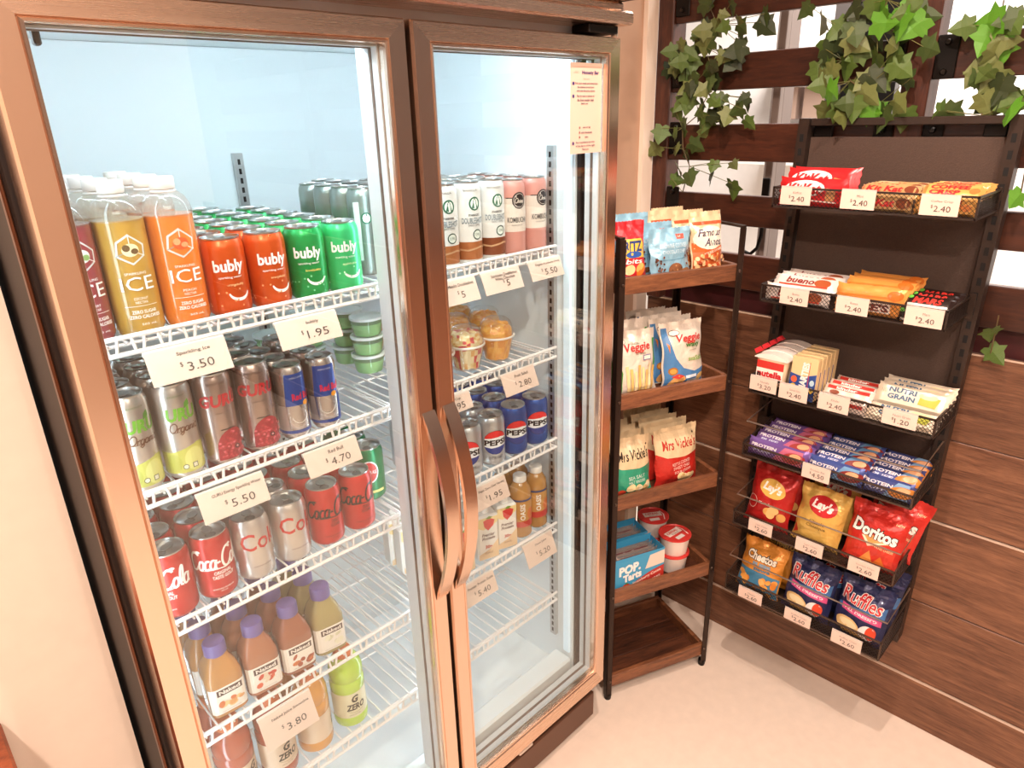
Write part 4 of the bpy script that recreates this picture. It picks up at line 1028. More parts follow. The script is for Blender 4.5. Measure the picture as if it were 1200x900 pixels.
ck = [('r', 0.018, 0.100, 0.044, 0.112, '#d9503a'), ('t', 'Cadbury', 0.031, 0.106, 0.022, 0.006, '#fff3ec', 0.2), ('t', 'BROWNIE COOKIES', 0.004, 0.085, 0.084, 0.011, '#d9eef6'), ('t', 'CHOCOLATE CHIP', 0.004, 0.070, 0.072, 0.009, '#d9eef6'), ('l', [(-0.05, 0.052), (0.0, 0.050), (0.05, 0.054)], 0.0012, '#4a8fb0'),
      ('e', 0.006, 0.024, 0.022, 0.018, '#8a5a3a'), ('e', 0.040, 0.016, 0.018, 0.012, '#9a6a44'), ('e', -0.024, 0.012, 0.014, 0.008, '#8a5a3a')] + scatter(16, -0.055, -0.03, 0.02, 0.06, 0.003, 0.004, ['#4a2a1c', '#6a3a24'], 5) + scatter(8, 0.03, 0.055, 0.035, 0.07, 0.003, 0.004, ['#4a2a1c', '#6a3a24'], 6) + scatter(10, -0.010, 0.022, 0.014, 0.036, 0.002, 0.003, ['#5a321e', '#b98a5a'], 7)
K_ck2 = snack_bag('cookie_bag', 'snack bag', 0.126, 0.120, 0.036, ['#8fc0d8'], one, ck, 2)
am = [('p', [(-0.049, 0.0), (0.049, 0.0), (0.049, 0.075), (0.02, 0.068), (-0.03, 0.075), (-0.049, 0.085)], '#c8632c'), ('r', -0.045, 0.128, 0.045, 0.136, '#b8552c'), ('e', 0.0, 0.095, 0.048, 0.030, '#f6ead8'), ('t', 'Famous', -0.002, 0.108, 0.074, 0.019, '#3a3550', 0.3, 0.02), ('t', 'Amos', 0.008, 0.084, 0.060, 0.020, '#3a3550', 0.3, 0.02), ('t', 'BITE SIZE COOKIES', 0.008, 0.060, 0.060, 0.006, '#f6ead8', 0, 0.02, 12)] + scatter(60, -0.05, 0.05, 0.008, 0.052, 0.004, 0.008, ['#e8c08a', '#d9985a', '#b04a24', '#f0d2a2', '#c8743a'], 8)
K_am = snack_bag('cookie_bag', 'snack bag', 0.102, 0.152, 0.042, ['#e6cda4'], one, am, 3)
GB = 'snack bags on the top tray of the rack'
put(K_ritz, 0.0625, 0.045, 4, -8, 1, 'red cracker bag with yellow badge on the top tray', GB)
put(K_ck2, 0.177, 0.048, 4, -8, 1, 'light blue cookie bag at the front of the top tray', GB)
put(K_am, 0.292, 0.052, 4, -8, 1, 'cream cookie bag with script lettering, front right of top tray', GB)
put(K_ck2, 0.150, 0.088, 4, -8, 1, 'light blue cookie bag, second one back on the top tray', GB, up=0.012, thin=0.6)
put(K_ck2, 0.098, 0.122, 4, -8, 0, 'light blue cookie bag at the back left of the top tray', GB, up=0.034, thin=0.6)
put(K_am, 0.272, 0.100, 4, -8, 1, 'cream cookie bag behind the front cream one, top tray', GB, thin=0.6)
put(K_am, 0.225, 0.135, 4, -8, 1, 'cream cookie bag second from the back of the top tray', GB, thin=0.6)
put(K_am, 0.260, 0.1725, 4, -8, 0, 'cream cookie bag at the very back of the top tray', GB, thin=0.6)
# tier four: veggie straws
vg1 = [('p', [(-0.066, 0), (-0.05, 0), (-0.046, 0.07), (-0.056, 0.11), (-0.066, 0.11)], '#3f9a3a'), ('p', [(0.056, 0.06), (0.066, 0.06), (0.066, 0.15), (0.058, 0.15)], '#3f9a3a'), ('t', 'GARDEN', 0.0, 0.143, 0.026, 0.005, '#3a4a2a'), ('e', -0.044, 0.152, 0.016, 0.008, '#3a3a34'), ('e', -0.044, 0.152, 0.0145, 0.0065, '#f1e8dc'), ('t', 'Veggie', 0.004, 0.132, 0.082, 0.026, '#bf2f2a', 0.25, 0.02), ('t', 'straws', 0.010, 0.118, 0.030, 0.006, '#5a5a3a'), ('r', 0.018, 0.098, 0.044, 0.112, '#5a5a9a'), ('r', 0.020, 0.100, 0.042, 0.110, '#f1e8dc')] + \
      [('l', [(-0.03 + i * 0.010, 0.018), (-0.036 + i * 0.013, 0.088 - 0.008 * (i % 3))], 0.0085, ['#ecd39a', '#e0bd72', '#f1dfae', '#d9b264'][i % 4]) for i in range(8)] + [('l', [(-0.046, 0.012), (0.0, 0.018), (0.046, 0.014)], 0.008, '#8a3f2c'), ('t', 'Sea Salt', 0.0, 0.013, 0.05, 0.006, '#f6e6cc', 0.2)]
K_v1 = snack_bag('veggie_straw_bag', 'snack bag', 0.134, 0.168, 0.044, ['#efe4d4'], one, vg1, 4)
vg2 = [('p', [(-0.066, 0), (0.066, 0), (0.066, 0.052), (0.03, 0.042), (-0.01, 0.056), (-0.034, 0.085), (-0.046, 0.125), (-0.05, 0.168), (-0.066, 0.168)], '#4a80b4'), ('e', -0.043, 0.05, 0.014, 0.011, '#a8702e'), ('e', -0.043, 0.05, 0.010, 0.007, '#e0a04a'), ('p', [(-0.058, 0.128), (-0.05, 0.122), (-0.052, 0.100)], '#d97a2a'),
       ('e', -0.03, 0.020, 0.026, 0.016, '#e8b06a', 20), ('p', [(-0.05, 0.034), (-0.03, 0.042), (-0.008, 0.034), (-0.03, 0.028)], '#c8392c'), ('e', 0.05, 0.024, 0.016, 0.010, '#e8c27a', 30), ('r', -0.004, 0.026, 0.036, 0.034, '#e6eef4'), ('r', 0.0, 0.013, 0.040, 0.021, '#e6eef4'),
       ('e', -0.030, 0.152, 0.017, 0.008, '#3a3a34'), ('e', -0.030, 0.152, 0.0155, 0.0065, '#f1e8dc'), ('t', 'Veggie', 0.014, 0.134, 0.082, 0.026, '#bf2f2a', 0.25, 0.02), ('t', 'wavy', 0.022, 0.115, 0.050, 0.014, '#3f7a33', 0, 0.03), ('t', 'CHIPS', 0.022, 0.103, 0.026, 0.004, '#7a7a5a'), ('t', 'seaSalt', 0.030, 0.080, 0.050, 0.013, '#86ab5a', 0, 0.02)]
K_v2 = snack_bag('veggie_chip_bag', 'snack bag', 0.138, 0.172, 0.044, ['#efe4d4'], one, vg2, 5)
GV = 'veggie snack bags on the second tray of the rack'
put(K_v1, 0.088, 0.050, 3, -8, 1, 'white veggie straw bag with green edge, front left of its tray', GV)
put(K_v2, 0.242, 0.055, 3, -8, 1, 'white and blue wavy veggie chip bag, front right of its tray', GV)
put(K_v2, 0.236, 0.096, 3, -8, 1, 'white and blue veggie chip bag, second behind the front right one', GV, up=0.004, thin=0.6)
put(K_v1, 0.098, 0.100, 3, -8, 0, 'white veggie straw bag behind the front left one', GV, up=0.016, thin=0.6)
put(K_v2, 0.230, 0.131, 3, -8, 1, 'white and blue veggie chip bag, third in the right column', GV, up=0.004, thin=0.6)
put(K_v2, 0.240, 0.166, 3, -8, 0, 'white and blue veggie chip bag, fourth in the right column', GV, up=0.006, thin=0.6)
put(K_v1, 0.095, 0.140, 3, -8, 1, 'white veggie straw bag at the back of the left column', GV, thin=0.6)
put(K_v1, 0.225, 0.202, 3, -8, 0, 'white veggie snack bag at the very back right of its tray', GV, up=0.006, thin=0.6)
# tier three: kettle chips, kraft tops
def kettle(body, txt, extra, seed, w=0.132):
    top = [('p', [(-w / 2, 0.158), (w / 2, 0.158), (w / 2, 0.092), (0.02, 0.082), (-w / 2 * 0.6, 0.088), (-w / 2, 0.1)], '#dcc69e'), ('t', "Mrs Vickie's", 0.004, 0.124, w * 0.80, 0.030, txt, 0.15, 0.02), ('e', w * 0.40, 0.144, 0.003, 0.003, '#3a2a1c')]
    return snack_bag('kettle_chip_bag', 'chip bag', w, 0.162, 0.042, [body, '#dcc69e'], lambda u, v: 1 if v > 0.62 else 0, top + extra, seed)
chips = lambda s, x0=-0.045, x1=0.045: scatter(9, x0, x1, 0.010, 0.032, 0.010, 0.017, ['#efd9a4', '#e2c07c', '#f4e6c0'], s)
K_mr = kettle('#c92f26', '#b02b22', [('t', 'KETTLE COOKED', 0.006, 0.068, 0.066, 0.009, '#f3d9cc', 0, 0, 6), ('t', 'SWEET CHILI', 0.006, 0.055, 0.060, 0.009, '#f3d9cc', 0, 0, 6), ('t', 'SOUR CREAM', 0.010, 0.042, 0.060, 0.008, '#f3d9cc', 0, 0, 6)] + chips(11, -0.01, 0.05), 6, 0.150)
K_mg = kettle('#35a583', '#2a2018', [('t', 'SEA SALT', 0.010, 0.058, 0.06, 0.010, '#d9f0e4'), ('t', 'MALT VINEGAR', 0.010, 0.045, 0.06, 0.009, '#d9f0e4'), ('e', -0.04, 0.018, 0.012, 0.010, '#c8442c')] + chips(12, -0.02, 0.05), 7)
K_mb = kettle('#3a3026', '#1d1712', chips(13), 8)
K_mk = kettle('#7a5a2c', '#9c2b22', chips(14), 9)
GM = 'kraft topped kettle chip bags on the third tray of the rack'
put(K_mg, 0.088, 0.048, 2, -8, 1, 'teal kettle chip bag at the front left of its tray', GM)
put(K_mr, 0.243, 0.0545, 2, -8, 1, 'red kettle chip bag at the front right of its tray', GM)
put(K_mg, 0.086, 0.086, 2, -8, 1, 'kettle chip bag second in the left column, black lettering', GM, thin=0.6)
put(K_mr, 0.236, 0.0925, 2, -8, 1, 'red lettered kettle chip bag second in the right column', GM, up=0.006, thin=0.6)
put(K_mb, 0.232, 0.125, 2, -8, 1, 'dark kettle chip bag third in the right column', GM, up=0.008, thin=0.6)
put(K_mk, 0.090, 0.124, 2, -8, 0, 'kettle chip bag with red lettering third in the left column', GM, thin=0.6)
put(K_mb, 0.228, 0.160, 2, -8, 1, 'dark kettle chip bag fourth in the right column', GM, up=0.010, thin=0.6)
put(K_mb, 0.224, 0.196, 2, -8, 0, 'dark kettle chip bag at the back of the right column', GM, up=0.012, thin=0.6)
put(K_mk, 0.088, 0.162, 2, -8, 1, 'kettle chip bag at the back of the left column', GM, thin=0.6)
# tier two: toaster pastry boxes and cereal cups
def pastry_box():
    t = thing('pastry_box', 'box', 'box'); w, h, d = 0.172, 0.118, 0.075; e = 0.0012
    BL = M('#3f9cc8', 0.45, 0, 0, 0, 60, 0.0)
    MB().box((-w / 2, 0, 0), (w / 2, e, h)).build('box_front', BL, t)
    MB().box((-w / 2, d - e, 0), (w / 2, d, h + 0.006)).build('box_back', BL, t)
    for s in (-1, 1): MB().box((s * w / 2, e, 0), (s * (w / 2 - e), d - e, h)).build('box_side', BL, t)
    MB().box((-w / 2 + e, e, 0), (w / 2 - e, d - e, e)).build('box_base', BL, t)
    pk = wrapped_bar('foil_packet', None, 0.150, 0.105, 0.011, '#d6ccc6', [('r', -0.055, 0.085, 0.055, 0.097, '#6a3038'), ('t', 'Pop-Tarts', 0, 0.091, 0.06, 0.008, '#f2e6e0')], 3, 0.25, 0.8)
    pk.root.parent = t
    kids = [c for c in pk.root.children]
    bpy.data.objects.remove(pk.root)
    for i in range(5):
        for j, c in enumerate(kids):
            q = c if i == 0 else c.copy()
            if i: COL.objects.link(q)
            if j == 0: q.parent = t; q.location = (0.002 * (i % 2), 0.010 + i * 0.0135, 0.008 + 0.003 * (i % 2)); q.name = 'foil_packet'; base = q
            else: q.parent = base; q.location = (0, 0, 0)
    printed('printed_front', [('p', [(-w / 2 + 0.05, 0.008), (w / 2, 0.008), (w / 2, 0.06), (0.04, 0.05), (-0.01, 0.03)], '#b9342c'), ('p', [(0.02, 0.062), (w / 2, 0.066), (w / 2, 0.112), (0.035, 0.106)], '#e2d3c4'), ('t', 'POP.', -0.034, 0.079, 0.074, 0.032, '#f4f0ec', 0.1, 0.05, 6), ('t', 'Tarts', -0.024, 0.051, 0.062, 0.026, '#f4f0ec', 0.1, 0.05, 8), ('t', 'Strawberry Cocoa', 0.026, 0.034, 0.10, 0.013, '#f7e3d4', 0.1, 0.02, 14), ('t', '10% MORE', 0.045, 0.018, 0.06, 0.009, '#f7e3d4', 0.1, 0.02, 14),
              ('e', -0.044, 0.018, 0.014, 0.012, '#c92a22'), ('e', -0.018, 0.014, 0.010, 0.008, '#c92a22'), ('p', [(-0.050, 0.028), (-0.044, 0.034), (-0.036, 0.029)], '#4a8a3a')], flatmap(0), t, None)
    return Kind(t)
K_pt = pastry_box(); GT = 'pastry boxes on the fourth tray of the rack'
put(K_pt, 0.112, 0.024, 1, 0, 1, 'open blue pastry box full of foil packets, front of its tray', GT)
put(K_pt, 0.112, 0.118, 1, 0, 0, 'open blue pastry box behind the front one, foil packets inside', GT)
def cereal_cup():
    t = thing('cereal_cup', 'cup', 'cereal cup'); r = 0.046
    MB().lathe([(0, 0.001), (r * 0.80, 0), (r * 0.84, 0.004), (r * 0.97, 0.054), (r, 0.058)], 28).build('cup', M('#f0e2d8', 0.4), t, True)
    l = MB().lathe([(r, 0.057), (r * 1.07, 0.058), (r * 1.07, 0.0615), (r * 0.98, 0.062), (r * 0.95, 0.0600), (0, 0.0600)], 28).build('foil_lid', M('#cf3b36', 0.35, 0.1), t, True)
    mp = lambda u, v, o: (u, v, 0.0602 + o)
    printed('printed_lid', [('r', -0.03, -0.006, 0.028, 0.018, '#eadbd0'), ('t', 'CEREAL', -0.002, 0.010, 0.045, 0.010, '#cf3b36', 0.1, 0.03), ('r', -0.02, -0.030, 0.012, -0.016, '#d9cfc8'), ('t', 'SNACK', 0.0, -0.002, 0.03, 0.006, '#8a4a42'), ('l', [(0.026, -0.03), (0.034, 0.0), (0.028, 0.02)], 0.003, '#f3e3d8')], mp, t, None, None, 0.0003)
    return Kind(t)
K_cc = cereal_cup(); GC = 'stacked cereal cups on the fourth tray of the rack'
put(K_cc, 0.262, 0.072, 1, 0, -10, 'white cereal cup with red lid, bottom of the front stack', GC)
K_cc.place(rk(0.264, 0.071, TB[1] + 0.0625), (0, 0, RA + 0.3), 'white cereal cup with red lid, top of the front stack', GC)
put(K_cc, 0.262, 0.182, 1, 0, 20, 'white cereal cup with red lid, bottom of the back stack', GC)
K_cc.place(rk(0.260, 0.182, TB[1] + 0.0625), (0, 0, RA - 0.2), 'white cereal cup with red lid, top of the back stack', GC)
# ---------------------------------------------------------------- slotted rack with mesh baskets on the screen wall
RKM = M('#3a2d26', 0.42, 0.4, 0, 0.05, 80, 0.08); PANEL = M('#4a382e', 0.7, 0, 0, 0.25, 300, 0.12); WIREB = M('#bca897', 0.32, 0.85); MESHM = M('#3a2f29', 0.4, 0.7)
OX, OY = 1.845, 0.58
wr = thing('basket_wall_rack', 'dark slotted wall rack with six mesh baskets of snacks', 'wall rack', (OX, OY, 0))
def Wd(mb, name, mats, parent=None, smooth=False):
    mb.v = [(p[0] - OX, p[1] - OY, p[2]) for p in mb.v]
    return mb.build(name, mats, parent or wr, smooth)
ZT, ZBm = 1.657, 0.28
def py(side, z): # centre line of the left / right upright (they hang slightly out of plumb)
    t = (ZT - z) / (ZT - ZBm)
    return (0.792 + 0.036 * t) if side == 'l' else (0.342 + 0.024 * t)
for sd in ('l', 'r'):
    u = Wd(MB().beam((1.843, py(sd, ZBm), ZBm), (1.843, py(sd, ZT), ZT), 0.040, 0.026, up=(0, 1, 0)), 'upright', RKM)
    mb = MB(); z = ZBm + 0.03
    while z < ZT - 0.03:
        y = py(sd, z); mb.box((1.8222, y - 0.0045, z), (1.8232, y + 0.0045, z + 0.018)); z += 0.034
    q = Wd(mb, 'slot_row', M('#050404', 0.8)); q.parent = u; q['kind'] = 'stuff'
mb = MB(); z0, z1_ = 0.31, 1.612
pts = [(py('r', z0) + 0.014, z0), (py('l', z0) - 0.014, z0), (py('l', z1_) - 0.014, z1_), (py('r', z1_) + 0.014, z1_)]
mb.add([(1.846, p[0], p[1]) for p in pts] + [(1.852, p[0], p[1]) for p in pts], [(0, 1, 2, 3), (7, 6, 5, 4), (0, 4, 5, 1), (1, 5, 6, 2), (2, 6, 7, 3), (3, 7, 4, 0)])
Wd(mb, 'back_panel', PANEL)
Wd(MB().bbox((1.832, py('r', 1.65) + 0.0135, 1.638), (1.852, py('l', 1.65) - 0.0135, 1.656), 0.002), 'top_rail', RKM)
for y in (0.385, 0.755):
    Wd(MB().bbox((1.853, y - 0.022, 1.612), (1.868, y + 0.022, 1.640), 0.002), 'wall_bracket', BLACKM)
BK = [(1.462, 1.506, 0.770, 0.345), (1.228, 1.269, 0.775, 0.358), (0.978, 1.023, 0.779, 0.338), (0.790, 0.822, 0.780, 0.351), (0.566, 0.606, 0.786, 0.356), (0.335, 0.389, 0.789, 0.353)]
XF = 1.650
for k, (zb, zt, yl, yr) in enumerate(BK):
    b = thing('basket', parent=wr); n = int((yl - yr) / 0.0095)
    def lattice(p0, du, L, Hh, nn):
        """diamond lattice of thin strands in the plane through p0 spanned by du and +z"""
        m2 = MB(); sp = L / nn
        for i in range(-int(Hh / sp) - 1, nn + 1):
            for s in (1, -1):
                a0 = i * sp; a1 = a0 + Hh
                t0 = max(0.0, (0 - a0) / Hh) if a0 < 0 else 0.0; t1 = min(1.0, (L - a0) / Hh) if a1 > L else 1.0
                if t1 <= t0: continue
                aa, ab = a0 + Hh * t0, a0 + Hh * t1
                za, zb_ = (Hh * t0, Hh * t1) if s > 0 else (Hh * (1 - t0), Hh * (1 - t1))
                P = Vector(p0) + Vector(du) * aa + Vector((0, 0, za)); Q = Vector(p0) + Vector(du) * ab + Vector((0, 0, zb_))
                m2.beam(P, Q, 0.0009, 0.0009)
        return m2
    Wd(lattice((XF, yr, zb), (0, 1, 0), yl - yr, zt - zb, n), 'mesh_front', MESHM, b)
    hb = max(zt - zb, 0.045)
    for yy in (yr, yl):
        Wd(lattice((XF, yy, zb), (1, 0, 0), 0.165, hb, 18), 'mesh_side', MESHM, b)
    Wd(MB().box((XF + 0.002, yr + 0.002, zb - 0.001), (1.818, yl - 0.002, zb + 0.0005)), 'basket_floor', RKM, b)
    rim = MB()
    for zz in (zb, zt): rim.beam((XF, yr - 0.001, zz), (XF, yl + 0.001, zz), 0.004, 0.0045)
    for yy in (yr, yl):
        rim.beam((XF, yy, zb - 0.002), (XF, yy, zt + 0.002), 0.004, 0.004)
        rim.beam((XF, yy, zb), (1.824, yy, zb), 0.004, 0.004); rim.beam((XF, yy, zt), (1.824, yy, zt + (0.0 if k < 3 else 0.03)), 0.004, 0.004)
    Wd(rim, 'basket_rim', RKM if k < 3 else M('#5a4a40', 0.4, 0.7), b)
    if k >= 3:
        zg = (0.885, 0.654, 0.446)[k - 3]
        Wd(MB().tube([(1.823, yr - 0.002, zg + 0.02), (XF + 0.012, yr - 0.002, zg), (XF + 0.012, yl + 0.002, zg), (1.823, yl + 0.002, zg + 0.02)], 0.0022, 6), 'guard_wire', WIREB, b, True)
    for yy, sd in ((yr, 'r'), (yl, 'l')):
        Wd(MB().bbox((1.8185, min(yy, py(sd, zb)) - 0.003, zb - 0.01), (1.8221, max(yy, py(sd, zb)) + 0.003, zb + 0.05), 0.001), 'hook_plate', RKM, b)

def pw(k, y, x, z, lean, turn, label, group, roll=0, thin=1.0):
    k.place((x, y, z), (R(lean), R(roll), R(-90 + turn)), label, group, thin=thin)
# basket 1: wafer bars
K_kk = wrapped_bar('wafer_bar', 'candy bar', 0.160, 0.068, 0.016, '#cf2026', [('e', -0.018, 0.042, 0.048, 0.021, '#f3ece8', 4), ('t', 'KitKat', -0.018, 0.042, 0.080, 0.026, '#cf2026', 0.2, 0.04), ('p', [(0.034, 0.012), (0.055, 0.016), (0.055, 0.042), (0.034, 0.046)], '#c98a52'), ('l', [(-0.06, 0.012), (0.0, 0.014), (0.06, 0.011)], 0.003, '#f0d8d0')], 1)
K_kc = wrapped_bar('wafer_bar', 'candy bar', 0.126, 0.040, 0.020, '#c9a06a', [('t', 'Kit Kat', -0.010, 0.020, 0.076, 0.018, '#c8242a', 0.15, 0.04), ('e', 0.045, 0.020, 0.014, 0.012, '#7a3a20')], 2)
K_co = wrapped_bar('crispy_bar', 'candy bar', 0.118, 0.042, 0.022, '#e3ab5c', [('t', 'COFFEE', -0.006, 0.0275, 0.074, 0.0125, '#c3272a', 0.1, 0.05), ('t', 'CRISP', -0.014, 0.0125, 0.058, 0.0125, '#c3272a', 0.1, 0.05), ('e', 0.040, 0.018, 0.010, 0.008, '#c8763a')], 3)
GW = 'wrapped bars in the top basket'
FST = ['first', 'second', 'third', 'fourth', 'fifth']
def stack(k, y, zf, n_low, low, n_top, ztop, top, what, group, dx=0.026, x0=1.665, xt=1.692, dxt=0.038, roll=0):
    """a row of bars behind the mesh, and more bars lying back on top of them"""
    for i in range(n_low): pw(k, y - 0.002 * (i % 2), x0 + i * dx, zf, low, 0, '%s, lower layer, %s from the mesh front' % (what, FST[i]), group)
    for i in range(n_top): pw(k, y + 0.003 * (i % 2), xt + i * dxt, ztop, top, 0, '%s, upper layer, %s from the mesh front' % (what, FST[i]), group, roll)
stack(K_kk, 0.684, 1.4635, 1, -4, 2, 1.4835, -14, 'red wafer bar in the top basket', GW, 0.04, 1.664, 1.692, 0.04)
stack(K_kc, 0.530, 1.4635, 1, -6, 3, 1.489, -48, 'tan wafer bar in the top basket', GW)
stack(K_co, 0.406, 1.4635, 1, -6, 3, 1.492, -48, 'golden crispy bar in the top basket', GW)
# basket 2
K_bu = wrapped_bar('hazelnut_bar', 'candy bar', 0.162, 0.045, 0.022, '#efe4dc', [('t', 'bueno', -0.010, 0.024, 0.07, 0.020, '#8a2f26', 0.15, 0.03), ('e', 0.045, 0.022, 0.020, 0.013, '#a8552f'), ('l', [(-0.06, 0.008), (0.06, 0.010)], 0.004, '#c8442c')], 4)
K_re = wrapped_bar('peanut_candy_pack', 'candy bar', 0.150, 0.070, 0.020, '#e79a4a', [('r', -0.062, 0.010, 0.05, 0.034, '#f0e2d4'), ('t', "REESE'S", -0.006, 0.022, 0.105, 0.019, '#7a2f1c', 0, 0.05), ('l', [(-0.07, 0.045), (0.07, 0.050)], 0.004, '#d97a2a'), ('e', 0.055, 0.055, 0.016, 0.012, '#c86a24')], 5)
K_ma = wrapped_bar('chocolate_bar', 'candy bar', 0.100, 0.040, 0.018, '#2b1d1a', [('t', 'MARS', -0.002, 0.020, 0.06, 0.018, '#c8352c', 0.2, 0.05), ('e', -0.038, 0.028, 0.006, 0.005, '#6ac04a'), ('l', [(-0.04, 0.006), (0.04, 0.006)], 0.006, '#e9dfd6')], 6)
GX = 'wrapped bars in the second basket'
stack(K_bu, 0.690, 1.2295, 1, -6, 3, 1.256, -48, 'white hazelnut bar in the second basket', GX)
stack(K_re, 0.523, 1.2295, 1, -4, 3, 1.250, -42, 'orange peanut candy pack in the second basket', GX)
stack(K_ma, 0.4105, 1.2295, 1, -6, 3, 1.254, -48, 'dark chocolate bar in the second basket', GX)
# basket 3
def tub():
    t = thing('hazelnut_spread_tub', 'tub', 'tub'); w, h, d = 0.084, 0.082, 0.040
    mb = MB(); n = 20; rings = []
    for zz, sx, sy in ((0, 0.86, 0.80), (0.004, 0.9, 0.86), (h - 0.016, 1, 1), (h - 0.012, 1.0, 1.0)):
        rings.append([(w / 2 * sx * math.copysign(abs(math.cos(2 * math.pi * k / n)) ** 0.5, math.cos(2 * math.pi * k / n)), d / 2 * sy * math.copysign(abs(math.sin(2 * math.pi * k / n)) ** 0.5, math.sin(2 * math.pi * k / n)), zz) for k in range(n)])
    vs = [p for r_ in rings for p in r_]; fs = [tuple(range(n - 1, -1, -1)), tuple(3 * n + k for k in range(n))]
    for j in range(3): fs += [(j * n + k, j * n + (k + 1) % n, (j + 1) * n + (k + 1) % n, (j + 1) * n + k) for k in range(n)]
    mb.add(vs, fs); mb.build('tub', M('#e9cfae', 0.3, 0, 0.3), t, True)
    ld = MB(); pr = []
    for i in range(13):
        u = -w / 2 * 1.06 + w * 1.06 * i / 12; pr.append((u, h - 0.010 + 0.012 * math.sin(math.pi * i / 12) ** 0.7))
    ld.prism(pr + [(w / 2 * 1.06, h - 0.0125), (-w / 2 * 1.06, h - 0.0125)], -d / 2 * 1.08, d / 2 * 1.08); ld.build('peel_lid', M('#efe4da', 0.35), t)
    MB().prism([(-w / 2 * 1.1, h - 0.006), (-w / 2 * 0.75, h + 0.004), (-w / 2 * 1.0, h + 0.012), (-w / 2 * 1.25, h + 0.004)], -0.012, 0.0).build('pull_tab', M('#d8323a', 0.35), t)
    printed('printed_front', [('r', -0.036, 0.010, 0.036, 0.060, '#f0e6da'), ('r', -0.036, 0.044, 0.036, 0.064, '#c8352c'), ('t', 'nutella', 0.0, 0.030, 0.066, 0.018, '#c8242a', 0, 0.05), ('t', 'n', -0.0285, 0.0265, 0.0095, 0.0105, '#161212', 0, 0.06)], flatmap(-0.0203), t, None)
    return Kind(t)
K_nu = tub()
for i in range(4): pw(K_nu, 0.733, 1.676 + i * 0.042, 0.9795 + 0.024, -3, 0, 'hazelnut spread tub with peel lid in the third basket, %s from the front' % ORD[i].replace('front', 'first'), 'hazelnut spread tubs')
def smart():
    t = thing('candy_box', 'box', 'box'); w, h, d = 0.066, 0.110, 0.022
    MB().bbox((-w / 2, 0, 0), (w / 2, d, h), 0.001).build('carton', [M('#e2c490', 0.4)], t)
    printed('printed_front', [('p', [(-w / 2, 0), (w / 2, 0), (w / 2, 0.072), (0.0, 0.060), (-w / 2, 0.066)], '#2c4a8c'), ('t', 'SMARTIES', 0.002, 0.056, 0.084, 0.018, '#f3ece4', 0, 0.05, 86), ('r', 0.013, 0.012, 0.0145, 0.1, '#c8342c'), ('e', -0.022, 0.050, 0.008, 0.009, '#e0603a'), ('e', -0.022, 0.030, 0.008, 0.009, '#e0c04a'), ('e', 0.024, 0.048, 0.006, 0.008, '#b9d0d8'), ('e', 0.024, 0.028, 0.006, 0.008, '#f0d060'), ('e', -0.022, 0.014, 0.008, 0.008, '#c85a8a')], flatmap(0), t, None)
    return Kind(t)
K_sm = smart()
for i in range(5): pw(K_sm, 0.647, 1.658 + i * 0.026, 0.9795 + 0.008, -4, 0, 'upright candy carton with blue base in the third basket, %s from front' % ORD[i].replace('front', 'first'), 'upright candy cartons')
K_ki = wrapped_bar('milk_chocolate_bar', 'candy bar', 0.118, 0.034, 0.014, '#ead9cc', [('r', -0.05, 0.018, 0.05, 0.028, '#c8352c'), ('t', 'kinder', -0.004, 0.023, 0.05, 0.008, '#f7ece4', 0, 0.04), ('e', -0.03, 0.009, 0.012, 0.006, '#8a4a34')], 7)
stack(K_ki, 0.5475, 0.9795, 1, -6, 3, 1.004, -46, 'small red and white chocolate bar', 'small chocolate bars in the third basket')
K_ng = wrapped_bar('cereal_bar', 'cereal bar', 0.158, 0.058, 0.020, '#efe0c8', [('t', 'NUTRI', -0.020, 0.042, 0.060, 0.014, '#4a6a86', 0, 0.04), ('t', 'GRAIN', -0.020, 0.024, 0.060, 0.014, '#4a6a86', 0, 0.04), ('p', [(0.018, 0.016), (0.055, 0.014), (0.062, 0.040), (0.020, 0.042)], '#b5b94a'), ('e', 0.036, 0.040, 0.020, 0.008, '#e6d9a8'), ('t', 'NG', -0.060, 0.036, 0.012, 0.010, '#c9b79c')], 8)
for i in range(4): pw(K_ng, 0.416, 1.664 if i == 0 else 1.694 + i * 0.030, 0.9795 + (0.0 if i == 0 else 0.022), -32 if i else -58, 0, 'cream cereal bar at the right of the third basket, %s from the front' % ORD[i].replace('front', 'first'), 'cereal bars in the third basket')
# basket 4: protein bars lying in overlapping rows
def prot(c, c2, c3, s, w=0.165):
    return wrapped_bar('protein_bar', 'protein bar', w, 0.052, 0.020, c, [('p', [(-0.01, 0.004), (w * 0.42, 0.004), (w * 0.42, 0.048), (0.02, 0.048)], c2), ('t', 'PROTEIN', -w * 0.22, 0.034, 0.072, 0.010, '#f0e8ec', 0.15, 0.04), ('t', 'PUFF', -w * 0.24, 0.019, 0.05, 0.010, '#cfd2ea', 0.15, 0.03), ('e', w * 0.28, 0.024, 0.030, 0.016, c3, 12), ('e', w * 0.31, 0.030, 0.016, 0.009, '#f0b487', 12)], s)
K_p1 = prot('#7a5aa0', '#c86a86', '#a83a34', 11); K_p2 = prot('#4a5a9c', '#6f9cc4', '#8a2f2a', 12, 0.136); K_p3 = prot('#46508c', '#7fa6cc', '#d98a3c', 13, 0.112)
GP4 = 'protein bars in the fourth basket'
for k, y, nm in ((K_p1, 0.690, 'purple protein bar, left in fourth basket'), (K_p2, 0.5365, 'blue and red protein bar mid fourth basket'), (K_p3, 0.4105, 'blue and orange protein bar, right in fourth basket')):
    stack(k, y, 0.7915, 1, -10, 4, 0.808, -50, nm, GP4, xt=1.690, dxt=0.035)
